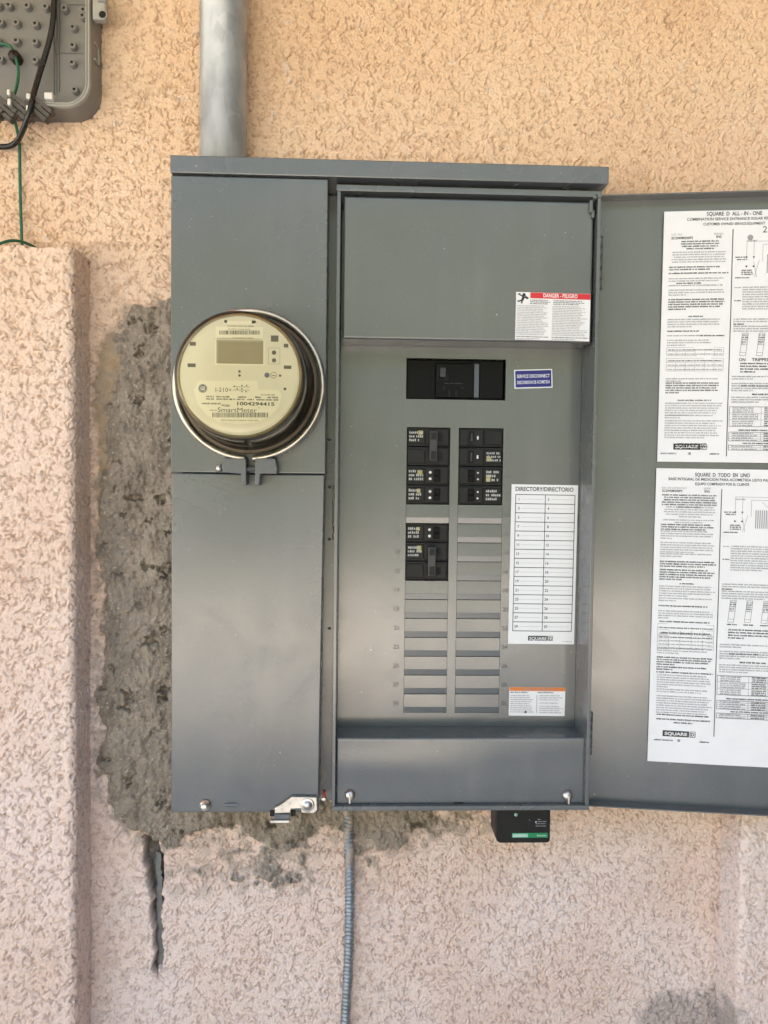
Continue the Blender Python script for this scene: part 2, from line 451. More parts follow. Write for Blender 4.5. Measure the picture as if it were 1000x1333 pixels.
class Print:
    """a printed sheet in its own plane: local x to the right, local y up, a thickness, and ink a hair above it"""
    def __init__(s, mats):
        s.v, s.f, s.m, s.mats = [], [], [], list(mats)
    def mi(s, k):
        if k not in s.mats: s.mats.append(k)
        return s.mats.index(k)
    def poly(s, pts, k, h=0.0002):
        b = len(s.v); s.v += [(x, y, h) for x, y in pts]; s.f.append(tuple(range(b, b + len(pts)))); s.m.append(s.mi(k))
    def rect(s, x0, y0, x1, y1, k, h=0.0002):
        s.poly([(x0, y0), (x1, y0), (x1, y1), (x0, y1)], k, h)
    wave = None
    def slab(s, x0, y0, x1, y1, k, t=0.0003, grid=(1, 1)):
        nx_, ny_ = grid
        for i in range(nx_):
            for j in range(ny_):
                s.rect(x0 + (x1 - x0) * i / nx_, y0 + (y1 - y0) * j / ny_, x0 + (x1 - x0) * (i + 1) / nx_, y0 + (y1 - y0) * (j + 1) / ny_, k, 0.0)
        for a, b in (((x0, y0), (x1, y0)), ((x1, y0), (x1, y1)), ((x1, y1), (x0, y1)), ((x0, y1), (x0, y0))):
            i = len(s.v); s.v += [(a[0], a[1], -t), (b[0], b[1], -t), (b[0], b[1], 0), (a[0], a[1], 0)]
            s.f.append((i, i + 1, i + 2, i + 3)); s.m.append(s.mi(k))
    def disc(s, x, y, r, k, h=0.0002, n=24, r2=None):
        if r2 is None:
            s.poly([(x + r * math.cos(2 * math.pi * i / n), y + r * math.sin(2 * math.pi * i / n)) for i in range(n)], k, h)
        else:
            for i in range(n):
                a, b = 2 * math.pi * i / n, 2 * math.pi * (i + 1) / n
                s.poly([(x + r2 * math.cos(a), y + r2 * math.sin(a)), (x + r * math.cos(a), y + r * math.sin(a)),
                        (x + r * math.cos(b), y + r * math.sin(b)), (x + r2 * math.cos(b), y + r2 * math.sin(b))], k, h)
    def line(s, x0, y0, x1, y1, w, k, h=0.0002):
        dx, dy = x1 - x0, y1 - y0; L = math.hypot(dx, dy); nx_, ny_ = -dy / L * w / 2, dx / L * w / 2
        s.poly([(x0 - nx_, y0 - ny_), (x1 - nx_, y1 - ny_), (x1 + nx_, y1 + ny_), (x0 + nx_, y0 + ny_)], k, h)
    def frame(s, x0, y0, x1, y1, w, k):
        s.rect(x0, y0, x1, y0 + w, k); s.rect(x0, y1 - w, x1, y1, k)
        s.rect(x0, y0 + w, x0 + w, y1 - w, k); s.rect(x1 - w, y0 + w, x1, y1 - w, k)
    def text(s, t, x, y, cap, k, width=None, align='l', bold=0.0, h=0.0003):
        vs_, fs = text_geo(t, bold)
        if not vs_: return
        xs = [a for a, b in vs_]; ys = [b for a, b in vs_]
        x0, x1, y1 = min(xs), max(xs), max(max(ys), 0.5)
        sy = cap / 0.73
        sx = sy if width is None else width / (x1 - x0)
        W = (x1 - x0) * sx
        ox = x - (W if align == 'r' else W / 2 if align == 'c' else 0)
        b = len(s.v); mi = s.mi(k)
        s.v += [(ox + (a - x0) * sx, y + c * sy, h) for a, c in vs_]
        for q in fs: s.f.append(tuple(i + b for i in q)); s.m.append(mi)
    def words(s, x0, x1, y, cap, k, seed, fill=1.0, pitch=None, h=0.0005):
        """a line too small to read: letter-sized ticks grouped into words"""
        r = random.Random(seed); x = x0; pitch = pitch or cap * 0.62
        end = x0 + (x1 - x0) * fill; left = r.randint(2, 8)
        while x < end:
            if left == 0: left = r.randint(2, 9); x += pitch * 0.8; continue
            hh = cap * r.uniform(0.72, 1.0)
            s.rect(x, y, x + pitch * r.uniform(0.55, 0.85), y + hh, k, h); x += pitch; left -= 1
    def para(s, x0, x1, ytop, dy, nlines, cap, k, seed, last=0.5, center=False):
        r = random.Random(seed)
        for i in range(nlines):
            f = r.uniform(0.86, 1.0) if i < nlines - 1 else last
            a = x0 + (x1 - x0) * (1 - f) / 2 if center else x0
            s.words(a, a + (x1 - x0) * f, ytop - dy * i - cap, cap, k, seed * 31 + i)
        return ytop - dy * nlines
    def build(s, name, frame, parent):
        me = bpy.data.meshes.new(name)
        if s.wave: s.v = [(x, y, z + s.wave(x, y)) for x, y, z in s.v]
        me.from_pydata([tuple(frame @ Vector(v)) for v in s.v], [], s.f)
        o = put(name, me, s.mats, parent)
        o.data.polygons.foreach_set('material_index', s.m); o.data.update()
        return o

def facing(x, y, z, rot=0.0):
    """frame of a sheet on a plane that faces the camera: local x right, y up, z towards -Y"""
    return Matrix.Translation((x, y, z)) @ Matrix.Rotation(R(90), 4, 'X') @ Matrix.Rotation(rot, 4, 'Z')

def plate_frame(Y, tl, tr, bl):
    """rotation, width, height of a rectangle from the corners measured in the plane Y"""
    a, b, c = U(*tl, Y), U(*tr, Y), U(*bl, Y)
    rot = math.atan2(b.z - a.z, b.x - a.x)
    return a, rot, (b - a).length, (c - a).length

# ------------------------------------------------------------------ depths (Y) of the layers, metres behind the hood's front
YH, YC, YR, YK, YB, YD, YW = 0.0, 0.005, 0.012, 0.020, 0.058, 0.067, 0.120

# ================================================================== the setting
def perlin(x, y, seed):
    rs = np.random.RandomState(seed)
    perm = rs.permutation(512); ang = rs.rand(512) * 2 * np.pi
    gx, gy = np.cos(ang), np.sin(ang)
    xi, yi = np.floor(x).astype(np.int64), np.floor(y).astype(np.int64)
    xf, yf = x - xi, y - yi
    def g(ix, iy, dx, dy):
        h = perm[(perm[ix & 511] + iy) & 511]
        return gx[h] * dx + gy[h] * dy
    u, v = xf * xf * xf * (xf * (xf * 6 - 15) + 10), yf * yf * yf * (yf * (yf * 6 - 15) + 10)
    a = g(xi, yi, xf, yf); b = g(xi + 1, yi, xf - 1, yf)
    c = g(xi, yi + 1, xf, yf - 1); d = g(xi + 1, yi + 1, xf - 1, yf - 1)
    return (a * (1 - u) + b * u) * (1 - v) + (c * (1 - u) + d * u) * v * 1.0

def sstep(a, b, x):
    t = np.clip((x - a) / (b - a), 0, 1); return t * t * (3 - 2 * t)

def voronoi_edge(x, z, cell, seed):
    """distance to the border between jittered cells (the seams between dabs of plaster)"""
    rs = np.random.RandomState(seed + 500)
    T = rs.rand(256, 256, 2)
    u, v = x / cell, z / cell
    iu, iv = np.floor(u).astype(np.int64), np.floor(v).astype(np.int64)
    f1 = np.full(u.shape, 9.0); f2 = np.full(u.shape, 9.0)
    for a in (-1, 0, 1):
        for b in (-1, 0, 1):
            j = T[(iu + a) & 255, (iv + b) & 255]
            d = np.hypot(iu + a + j[..., 0] - u, iv + b + j[..., 1] - v)
            f2 = np.minimum(f2, np.maximum(f1, d)); f1 = np.minimum(f1, d)
    return (f2 - f1) * 0.5 * cell

def stucco_h(x, z, seed=0):
    """relief of the float-finished stucco: wandering creases between flattened lumps, sandy grain"""
    wx = perlin(x / 0.017, z / 0.017, seed + 1) * 0.005 + perlin(x / 0.0058, z / 0.0058, seed + 11) * 0.0042
    wz = perlin(x / 0.017, z / 0.017, seed + 2) * 0.005 + perlin(x / 0.0058, z / 0.0058, seed + 12) * 0.0042
    big = perlin(x / 0.10, z / 0.13, seed + 13)
    e1 = voronoi_edge(x + wx, z + wz, 0.0108, seed + 3)
    def contour(u, v, sc, sd):
        """distance to a wandering contour of the noise"""
        e = 0.06
        n0 = perlin(u / sc, v / sc, sd)
        gx_ = (perlin(u / sc + e, v / sc, sd) - n0) / e; gz_ = (perlin(u / sc, v / sc + e, sd) - n0) / e
        return np.abs(n0) / np.maximum(np.hypot(gx_, gz_), 0.35) * sc
    e3 = contour(x + 0.7 * wz, z - 0.7 * wx, 0.0098, seed + 14)
    k1 = perlin(x / 0.012, z / 0.012, seed + 5); k2 = perlin(x / 0.009, z / 0.009, seed + 6); k3 = perlin(x / 0.014, z / 0.014, seed + 15)
    m1 = sstep(-0.04, 0.20, k1 + 0.25 * big); m3 = sstep(-0.04, 0.18, k3 - 0.25 * big)
    w = 0.00062 * (1 + 0.7 * k2)
    grit = 0.35 + 0.65 * sstep(-0.35, 0.15, perlin(x / 0.0031, z / 0.0031, seed + 16))
    h = (-0.0056 * np.exp(-(e1 / w) ** 2) * m1 - 0.0056 * np.exp(-(e3 / w) ** 2) * m3) * grit
    h = np.maximum(h, -0.0058)
    h += 0.0018 * perlin(x / 0.075, z / 0.075, seed + 7)
    h += 0.0006 * perlin(x / 0.0042, z / 0.0042, seed + 8) + 0.0014 * perlin(x / 0.0024, z / 0.0024, seed + 9)
    return h

def cement_h(x, z, seed=40):
    h = 0.0080 * perlin(x / 0.045, z / 0.095, seed) + 0.0065 * perlin(x / 0.019, z / 0.034, seed + 1)
    h += 0.0055 * perlin(x / 0.0085, z / 0.012, seed + 2) + 0.0030 * perlin(x / 0.0046, z / 0.0056, seed + 3) + 0.0016 * perlin(x / 0.0026, z / 0.0028, seed + 8)
    h += 0.0042 * perlin(x / 0.0125 + 0.6 * perlin(x / 0.05, z / 0.05, seed + 12), z / 0.085, seed + 11)
    pit = perlin(x / 0.016 + 1.2 * perlin(x / 0.008, z / 0.008, seed + 9), z / 0.024, seed + 4)
    h -= 0.0110 * sstep(0.31, 0.46, pit)
    rp = perlin(x / 0.011 + 2 * perlin(x / 0.03, z / 0.03, seed + 5), z / 0.020, seed + 6)
    h -= 0.0022 * np.exp(-(rp / 0.06) ** 2) * sstep(-.05, 0.2, perlin(x / 0.04, z / 0.04, seed + 7))
    return h

def poly_sd(px, py, pts):
    """signed distance (inside negative) in the units of px"""
    d = np.full(px.shape, 1e9); ins = np.zeros(px.shape, bool)
    n_ = len(pts)
    for i in range(n_):
        (x1, y1), (x2, y2) = pts[i], pts[(i + 1) % n_]
        ex, ey = x2 - x1, y2 - y1
        t = np.clip(((px - x1) * ex + (py - y1) * ey) / (ex * ex + ey * ey), 0, 1)
        d = np.minimum(d, np.hypot(px - x1 - t * ex, py - y1 - t * ey))
        c = (y1 > py) != (y2 > py)
        xx = x1 + (py - y1) / (ey if ey != 0 else 1e-9) * ex
        ins ^= c & (px < xx)
    return np.where(ins, -d, d)

def grid_mesh(name, P, attrs, keep=None):
    """P: (nz, nx, 3) world points; keep: (nz-1, nx-1) faces to keep"""
    nz_, nx_ = P.shape[:2]
    idx = np.arange(nz_ * nx_).reshape(nz_, nx_)
    q = np.stack([idx[:-1, :-1], idx[:-1, 1:], idx[1:, 1:], idx[1:, :-1]], -1)
    q = q[keep] if keep is not None else q.reshape(-1, 4)
    used = np.unique(q); remap = np.zeros(nz_ * nx_, np.int64); remap[used] = np.arange(len(used))
    q = remap[q]; V = P.reshape(-1, 3)[used]
    me = bpy.data.meshes.new(name)
    me.vertices.add(len(V)); me.vertices.foreach_set('co', V.astype(np.float32).ravel())
    me.loops.add(q.size); me.loops.foreach_set('vertex_index', q.astype(np.int32).ravel())
    me.polygons.add(len(q)); me.polygons.foreach_set('loop_start', np.arange(0, q.size, 4, dtype=np.int32))
    me.polygons.foreach_set('loop_total', np.full(len(q), 4, np.int32))
    me.polygons.foreach_set('use_smooth', np.ones(len(q), bool))
    for k, a in attrs.items():
        at = me.attributes.new(k, 'FLOAT', 'POINT'); at.data.foreach_set('value', a.reshape(-1)[used].astype(np.float32))
    me.update(calc_edges=True)
    return me

wall = thing('house_wall', (0, YW, 0), 'peach stucco house wall with raised pilasters and grey cement patching behind the panel', 'wall')

def lines(a, b, fa, fb, fine, coarse):
    return np.concatenate([np.arange(a, fa, coarse), np.arange(fa, fb, fine), np.arange(fb, b + coarse, coarse)])

xs = lines(-0.95, 1.05, -0.535, 0.605, 0.00112, 0.006)
zs = lines(0.50, 2.40, 0.655, 2.165, 0.00112, 0.006)
X, Z = np.meshgrid(xs, zs)
px, py = proj(X, np.full(X.shape, YW), Z)
# where cement was thrown on (outline measured on the photograph, broken up by noise)
jx = 16 * perlin(X / 0.034, Z / 0.034, 60) + 9 * perlin(X / 0.011, Z / 0.011, 61) + 4 * perlin(X / 0.004, Z / 0.004, 64)
jy = 16 * perlin(X / 0.034, Z / 0.034, 62) + 9 * perlin(X / 0.011, Z / 0.011, 63) + 4 * perlin(X / 0.004, Z / 0.004, 65)
CEM = [(165, 408), (205, 396), (260, 392), (330, 700), (330, 1000), (560, 1030), (572, 1066), (540, 1086), (486, 1100),
       (440, 1076), (402, 1092), (352, 1104), (318, 1084), (262, 1082), (232, 1096), (196, 1090), (160, 1078), (146, 1040),
       (134, 1006), (131, 930), (136, 800), (131, 700), (138, 600), (144, 520), (152, 440)]
near = (px > 90) & (px < 640) & (py > 330) & (py < 1180)
sd = np.full(X.shape, 99.0)
sd[near] = poly_sd((px + jx)[near], (py + jy)[near], CEM)
for (cx, cy, ra, rb) in ((347, 1132, 13, 9), (361, 1146, 9, 9), (381, 1145, 10, 6), (263, 1133, 5, 6), (225, 1140, 4, 5), (310, 1137, 5, 6),
                         (335, 1150, 7, 4), (345, 1115, 9, 12), (483, 1128, 4, 4), (470, 1105, 7, 8), (475, 1086, 14, 7), (392, 1118, 6, 10),
                         (300, 1112, 10, 4), (520, 1092, 12, 6), (560, 1076, 20, 5), (600, 1066, 20, 4)):
    sd = np.minimum(sd, (np.hypot((px + jx * 0.9 - cx) / ra, (py + jy * 0.9 - cy) / rb) - 1) * min(ra, rb))
cem = sstep(5.0, -4.0, sd)
thin = sstep(34, 2, sd) * (1 - cem) * sstep(-0.25, 0.30, perlin(X / 0.018, Z / 0.018, 70) + 0.4 * perlin(X / 0.006, Z / 0.006, 71)) * 0.6
thick = sstep(5, -14, sd)
# yellowed adhesive strip beside the pilaster
gsd = poly_sd((px + jx * 0.7), (py + jy * 0.7), [(126, 455), (150, 430), (158, 470), (150, 640), (142, 700), (128, 690), (124, 600)]) if True else 0
glue = sstep(4, -6, gsd) * 0.8
# chased slot below the patch
slot = poly_sd(px + jx * 0.45, py + jy * 0.45, [(188, 1092), (204, 1092), (211, 1112), (209, 1190), (212, 1256), (206, 1274), (202, 1262), (198, 1190), (192, 1130)])
slotm = sstep(2.0, -2.5, slot)
# patch coloured darker, low on the right
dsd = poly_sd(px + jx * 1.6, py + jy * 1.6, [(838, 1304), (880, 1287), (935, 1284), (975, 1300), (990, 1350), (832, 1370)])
dark_tone = 0.62 * sstep(14, -18, dsd) * (0.75 + 0.25 * sstep(-0.3, 0.3, perlin(X / 0.006, Z / 0.006, 75)))
st = stucco_h(X, Z, 0)
# smeared, half-trowelled stucco around the patch
h = st * (1 - cem) * (1 - 0.5 * thin) + cem * (0.0015 + 0.0085 * thick + cement_h(X, Z))
h = h * (1 - 0.7 * glue * (1 - cem)) + 0.003 * glue * (1 - cem)
h = h - slotm * 0.026
# ledge line of the plaster coats above the pilaster's shoulder
band = np.exp(-((py - (318 - 0.02 * (px - 120)) + jy * 0.5) / 3.2) ** 2) * sstep(100, 118, px) * sstep(190, 150, px)
h = h + 0.0045 * band
Y = YW - h
P = np.stack([X, Y, Z], -1)
cx0, cx1 = ux(240, 600, YW), ux(760, 600, YW)
cz0, cz1 = uz(500, 1030, YW), uz(500, 250, YW)
xc, zc = (xs[:-1] + xs[1:]) / 2, (zs[:-1] + zs[1:]) / 2
XC, ZC = np.meshgrid(xc, zc)
hide = (XC > cx0) & (XC < cx1) & (ZC > cz0) & (ZC < cz1)
iscem = ((cem + np.roll(cem, -1, 1))[:-1, :-1] * 0.5) > 0.5
cemattr = np.clip(cem + thin + slotm, 0, 1)
dark_tone = np.maximum(dark_tone, 0.9 * sstep(0.3, 0.9, slotm))  # the slot is coloured darker too, following its depth mask
att = {'cement': cemattr, 'glue': glue, 'dark_tone': dark_tone}
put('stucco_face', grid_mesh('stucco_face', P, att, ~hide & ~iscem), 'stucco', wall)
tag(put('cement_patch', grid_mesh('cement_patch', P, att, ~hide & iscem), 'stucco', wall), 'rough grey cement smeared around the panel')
# the rest of the wall, beyond what the photograph frames
bm = bmesh.new()
for (a, b, c, d) in ((-7, xs[0], 0, 2.7), (xs[-1], 5, 0, 2.7), (xs[0], xs[-1], 0, zs[0]), (xs[0], xs[-1], zs[-1], 2.7)):
    bm.faces.new([bm.verts.new(v) for v in ((a, YW, c), (b, YW, c), (b, YW, d), (a, YW, d))])
put('plain_stucco', from_bm(bm), 'stucco', wall)

# strip of grey sheet seen inside the chased slot
bm = bmesh.new()
vsl = []
for i in range(40):
    py_ = 1108 + 158 * i / 39
    c = U(205.0 + random.uniform(-1.2, 1.2) + 3.0 * i / 39, py_, YW + 0.014); w_ = 0.0044 + random.uniform(-.0012, .0012) - 0.003 * max(0, i - 34) / 5
    vsl.append([bm.verts.new((c.x - w_, YW + 0.017 + 0.001 * math.sin(i), c.z)), bm.verts.new((c.x, YW + 0.011, c.z)), bm.verts.new((c.x + w_ + 0.003, YW + 0.008, c.z))])
for q0, q1 in zip(vsl[:-1], vsl[1:]):
    for k in range(2): bm.faces.new((q0[k], q0[k + 1], q1[k + 1], q1[k]))
put('lath_strip', from_bm(bm), 'lath', wall)

def pilaster(name, sgn, edge_px, face_y, top_z, far_x, seed, zlo, zhi):
    """stucco-covered pier: front face, rounded arris, return to the wall, level top"""
    xe = ux(edge_px[0], edge_px[1], face_y)
    r = 0.010
    pr = []
    step = 0.00135
    n_ = int(abs(xe - far_x) / step)
    for i in range(n_): pr.append((far_x + (xe - sgn * r - far_x) * i / n_, face_y, 0, -1))
    for i in range(12):
        a = math.pi / 2 * i / 11
        pr.append((xe - sgn * r + sgn * r * math.sin(a), face_y + r - r * math.cos(a), sgn * math.sin(a), -math.cos(a)))
    k = int((YW + 0.012 - face_y - r) / step)
    for i in range(1, k + 1): pr.append((xe, face_y + r + (YW + 0.012 - face_y - r) * i / k, sgn, 0))
    pr = np.array(pr)
    s = np.concatenate([[0], np.cumsum(np.hypot(np.diff(pr[:, 0]), np.diff(pr[:, 1])))])
    v = np.concatenate([np.arange(0.3, zlo, 0.01), np.arange(zlo, min(zhi, top_z), 0.00135), np.arange(zhi, top_z, 0.01) if zhi < top_z else []])
    cap = np.arange(0, YW + 0.012 - face_y, 0.0015)
    VV = np.concatenate([v, np.full(len(cap), top_z)]); CC = np.concatenate([np.zeros(len(v)), cap])
    S, V = np.meshgrid(s + seed, VV + CC)
    _, Zz = np.meshgrid(s, VV); _, Cc = np.meshgrid(s, CC)
    h = stucco_h(S * 0.92, V * 0.92, 0) * 1.05
    bx = np.broadcast_to(pr[:, 0], S.shape).copy(); by = np.maximum(np.broadcast_to(pr[:, 1], S.shape), face_y + Cc)
    # worn, wandering arris
    wob = 0.0013 * perlin(V / 0.035, S * 0 + seed, 81) + 0.0012 * perlin(V / 0.012, S * 0 + seed + 3, 82)
    bx = bx + sgn * wob * sstep(0.03, 0.0, np.abs(bx - xe))
    up = (Cc > 0) * 1.0
    nx_ = np.broadcast_to(pr[:, 2], S.shape) * (1 - up); ny_ = np.broadcast_to(pr[:, 3], S.shape) * (1 - up)
    rim = 0.004 * perlin(bx / 0.03, bx * 0 + seed, 83) * sstep(top_z - 0.04, top_z, Zz)
    PP = np.stack([bx + nx_ * h, by + ny_ * h, Zz + up * h + rim], -1)
    if sgn < 0: PP = PP[:, ::-1]
    g = 0.35 * sstep(0.25, 0.5, perlin(S / 0.035, V / 0.05, 91))
    return PP, {'cement': np.zeros(S.shape), 'glue': g * 0, 'dark_tone': g * 0.25}

PY = YW - 0.062
tz = uz(60, 321, PY)
PP, at = pilaster('pilaster', 1, (96.5, 830), PY, tz, ux(-130, 600, PY), 5.0, 0.68, 2.2)
put('pilaster', grid_mesh('pilaster', PP, at), 'stucco', wall)
PP, at = pilaster('pilaster', -1, (964, 1200), PY, tz, ux(1130, 1200, PY), 9.0, 0.68, 1.12)
qx, qy = proj(PP[..., 0], PP[..., 1], PP[..., 2])
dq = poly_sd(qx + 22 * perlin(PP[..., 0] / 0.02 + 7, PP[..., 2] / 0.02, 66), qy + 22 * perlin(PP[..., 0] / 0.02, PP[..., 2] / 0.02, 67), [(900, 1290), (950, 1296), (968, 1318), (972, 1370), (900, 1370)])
at['dark_tone'] = np.maximum(at['dark_tone'][:, ::-1], 0.6 * sstep(10, -14, dq)); at['cement'] = at['cement'][:, ::-1]; at['glue'] = at['glue'][:, ::-1]  # darker patch carried on over the foot of the pier
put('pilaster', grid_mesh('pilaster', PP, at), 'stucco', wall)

# eave and soffit overhead (out of the picture; they shade the wall)
bm = bmesh.new()
bm_box(bm, -7.2, 5.2, -1.05, 3.0, 2.62, 2.76, 0.01)
put('eave', from_bm(bm), 'soffit', wall)
bm = bmesh.new()
bm_box(bm, 1.65, 1.85, -4.2, YW + 0.1, 0.0, 2.615, 0.0)
put('side_light_block', from_bm(bm), 'boxdark', wall)  # added unseen slab that blocks light from the right

bm = bmesh.new()
n_ = 40
for i in range(n_):
    pass
g0 = [bm.verts.new(v) for v in ((-150, -150, 0), (150, -150, 0), (150, 60, 0), (-150, 60, 0))]
bm.faces.new(g0)
tag(put('ground', from_bm(bm), 'ground'), kind='structure')
# added unseen dark bank, raised to keep sky out of the enamel's reflections
HX, HY = np.meshgrid(np.linspace(-60, 60, 90), np.linspace(-11.0, -45, 40))
HZ = (sstep(-12.0, -34, HY) * 16.0 + 0.9 * sstep(-11, -12.5, HY)) * (1 + 0.5 * perlin(HX / 7, HY / 7, 21)) + 0.35 * perlin(HX / 1.7, HY / 1.7, 22) * sstep(-11, -13, HY) - 0.02
tag(put('sky_block_bank', grid_mesh('sky_block_bank', np.stack([HX, HY, HZ], -1)[:, ::-1], {}), 'sky_block'), kind='structure')

# ================================================================== electrical panel
hx0, hx1 = ux(221.5, 213, YH), ux(793, 228, YH)
hz1 = (uz(221, 201, YH) + uz(793, 217, YH)) / 2
hz0 = (uz(222, 224.5, YH) + uz(793, 239.3, YH)) / 2
mx0 = ux(222, 640, YC); mx1 = (ux(426.5, 240, YC) + ux(424.5, 610, YC)) / 2
lx1 = (ux(422.5, 625, YC) + ux(414.5, 1040, YC)) / 2
mz1 = hz0 - 0.0012
mzs = uz(320, 616.5, YC)                     # seam between the two meter covers
mz0 = uz(320, 1058, YC)
rx0 = (ux(440, 244, YR) + ux(431.5, 1000, YR)) / 2
rx1 = (ux(783.5, 260, YR) + ux(767.5, 1000, YR)) / 2
rz1 = (uz(441, 240, YR) + uz(783, 248.5, YR)) / 2
rz0 = (uz(436, 1055.5, YR) + uz(766, 1055, YR)) / 2

panel = thing('electrical_panel', ((hx0 + hx1) / 2, YW, mz0), 'grey steel electrical service panel with its door swung open on the stucco wall', 'electrical panel')

# hood: sloped rain cap with a front lip
bm = bmesh.new()
bm_box(bm, hx0, hx1, YH, YW + 0.01, hz0, hz1, 0.0012)
put('hood', from_bm(bm), 'paint', panel)
# body behind the covers
bm = bmesh.new()
bm_box(bm, mx0 + 0.0015, rx0 + 0.002, YB, YW + 0.02, mz0 - 0.007, hz0 - 0.0005, 0.0008)
put('body', from_bm(bm), 'paint', panel)
bm = bmesh.new()
bm_box(bm, rx0 + 0.0025, rx1 - 0.002, YB, YW + 0.02, rz1 + 0.0002, hz0 - 0.0005, 0.0)
bm_box(bm, rx0 + 0.0025, rx1 - 0.002, YD + 0.045, YW + 0.02, rz0 + 0.002, rz1 - 0.001, 0.0)
put('back_box', from_bm(bm), 'paint_in', panel)
# meter section covers (two thin pressed sheets)
sheet_cover('meter_cover', mx0, mx1, mzs + 0.0006, mz1, YC, YB - YC - 0.0005, 'paint', panel, 0.0009, seed=3)
lean = lambda x, z: (-(0.5 - (z - mz0) / (mzs - mz0)) * 0.004) * (x - mx0) / (lx1 - mx0)
sheet_cover('lower_cover', mx0 + 0.001, lx1, mz0, mzs - 0.0006, YC + 0.001, YB - YC - 0.0015, 'paint', panel, 0.0016, seed=5, warp=lean)

# rim: the raised lip that the door closes over
t = 0.0045
lip = 0.0078
bm = bmesh.new()
bm_box(bm, rx0, rx0 + t, YR, YD + 0.044, rz0 + 0.0061, rz1 - lip - 0.0001, 0.0007)
bm_box(bm, rx1 - t, rx1, YR, YD + 0.044, rz0 + 0.0061, rz1 - lip - 0.0001, 0.0007)
bm_box(bm, rx0 - 0.001, rx1 + 0.0004, YR - 0.0006, YD + 0.044, rz1 - lip, rz1, 0.0009)
bm_box(bm, rx0 - 0.0002, rx1 + 0.0002, YR - 0.0004, YD + 0.044, rz0, rz0 + 0.006, 0.0009)
put('door_rim', from_bm(bm), 'paint', panel)

# dead front: plate with openings
ix0, ix1 = rx0 + t + 0.0005, rx1 - t - 0.0005
pz = 0.02540                                  # breaker pitch
ctop = (uz(529, 556, YD) + uz(655, 557.5, YD)) / 2
cbot = ctop - 15 * pz
cl0, cl1 = (ux(529, 560, YD) + ux(526, 930, YD)) / 2, (ux(585, 560, YD) + ux(582.5, 930, YD)) / 2
cr0, cr1 = (ux(597, 560, YD) + ux(592.5, 930, YD)) / 2, (ux(655, 560, YD) + ux(650, 930, YD)) / 2
mb0, mb1 = ux(529, 490, YD), ux(658.5, 490, YD)
mbt, mbb = (uz(529, 465.8, YD) + uz(658, 468.3, YD)) / 2, (uz(529, 519.2, YD) + uz(658, 521.5, YD)) / 2
dz0, dz1 = rz0 + 0.012, rz1 - 0.012
holes = [(cl0, cl1, cbot, ctop), (cr0, cr1, cbot, ctop), (mb0, mb1, mbb, mbt)]
cx = sorted(set([ix0, ix1] + [v for h_ in holes for v in h_[:2]])); cz = sorted(set([dz0, dz1] + [v for h_ in holes for v in h_[2:]]))
bm = bmesh.new()
def inhole(x, z): return any(a < x < b and c < z < d for a, b, c, d in holes)
for i in range(len(cx) - 1):
    for j in range(len(cz) - 1):
        if inhole((cx[i] + cx[i + 1]) / 2, (cz[j] + cz[j + 1]) / 2): continue
        bm.faces.new([bm.verts.new(v) for v in ((cx[i], YD, cz[j]), (cx[i + 1], YD, cz[j]), (cx[i + 1], YD, cz[j + 1]), (cx[i], YD, cz[j + 1]))])
for a, b, c, d in holes:                     # returned edges of the openings
    for (p0, p1) in (((a, c), (b, c)), ((b, c), (b, d)), ((b, d), (a, d)), ((a, d), (a, c))):
        bm.faces.new([bm.verts.new(v) for v in ((p0[0], YD, p0[1]), (p1[0], YD, p1[1]), (p1[0], YD + 0.004, p1[1]), (p0[0], YD + 0.004, p0[1]))])
bmesh.ops.remove_doubles(bm, verts=bm.verts, dist=1e-6)
dead = put('dead_front', from_bm(bm), 'paint_in', panel)
# folded edge of the dead front on its hinge side
lx = ux(756, 600, YD)
bm = bmesh.new(); bm_box(bm, lx - 0.0012, lx + 0.0012, YD - 0.0045, YD - 0.0001, dz0, dz1, 0.0008)
bm_box(bm, lx + 0.0042, lx + 0.0062, YD - 0.0060, YD - 0.0001, dz0, dz1, 0.0008)
put('folded_edge', from_bm(bm), 'paint_in', dead)

# filler plates: bent blanks that close the unused spaces
def filler_mesh(w):
    bm = bmesh.new()
    prof = [(0.0035, 0.0), (-0.0002, -0.0004), (-0.0005, -0.0172), (-0.0004, -0.0178), (0.0002, -0.0249), (0.0020, -0.0252)]
    rows = []
    for x in (0.0, w): rows.append([bm.verts.new((x, y, z)) for y, z in prof])
    for k in range(len(prof) - 1):
        bm.faces.new((rows[0][k], rows[0][k + 1], rows[1][k + 1], rows[1][k]))
    for r_ in rows: bm.faces.new(r_)
    bmesh.ops.recalc_face_normals(bm, faces=bm.faces)
    me = from_bm(bm, 'filler_plate'); me.materials.append(M['paint_in']); return me
fm = {}
for col, (c0, c1), rows_ in ((0, (cl0, cl1), [4] + list(range(8, 15))), (1, (cr0, cr1), list(range(4, 15)))):
    fm[col] = filler_mesh(c1 - c0 - 0.0008)
    for r_ in rows_:
        rz = 0.0
        mt = Matrix.Translation((c0 + 0.0004, YD + random.uniform(-0.0002, 0.0003), ctop - r_ * pz - 0.0002)) @ Matrix.Rotation(random.uniform(-0.004, 0.004), 4, 'X')
        register(bpy.data.objects.new('filler_plate', fm[col]), mt, dead)

# stamped space numbers
for col, xx in ((0, ux(517, 760, YD)), (1, ux(658.5, 760, YD))):
    p_ = Print(['emboss'])
    for r_ in range(15):
        zz = ctop - (r_ + 0.5) * pz
        p_.text(str(2 * r_ + 1 + col), 0, zz - 1.4 - 0.0028, 0.0058, 'emboss', align='c')
    p_.build('stamped_numbers', facing(xx, YD - 0.0001, 1.4), dead)

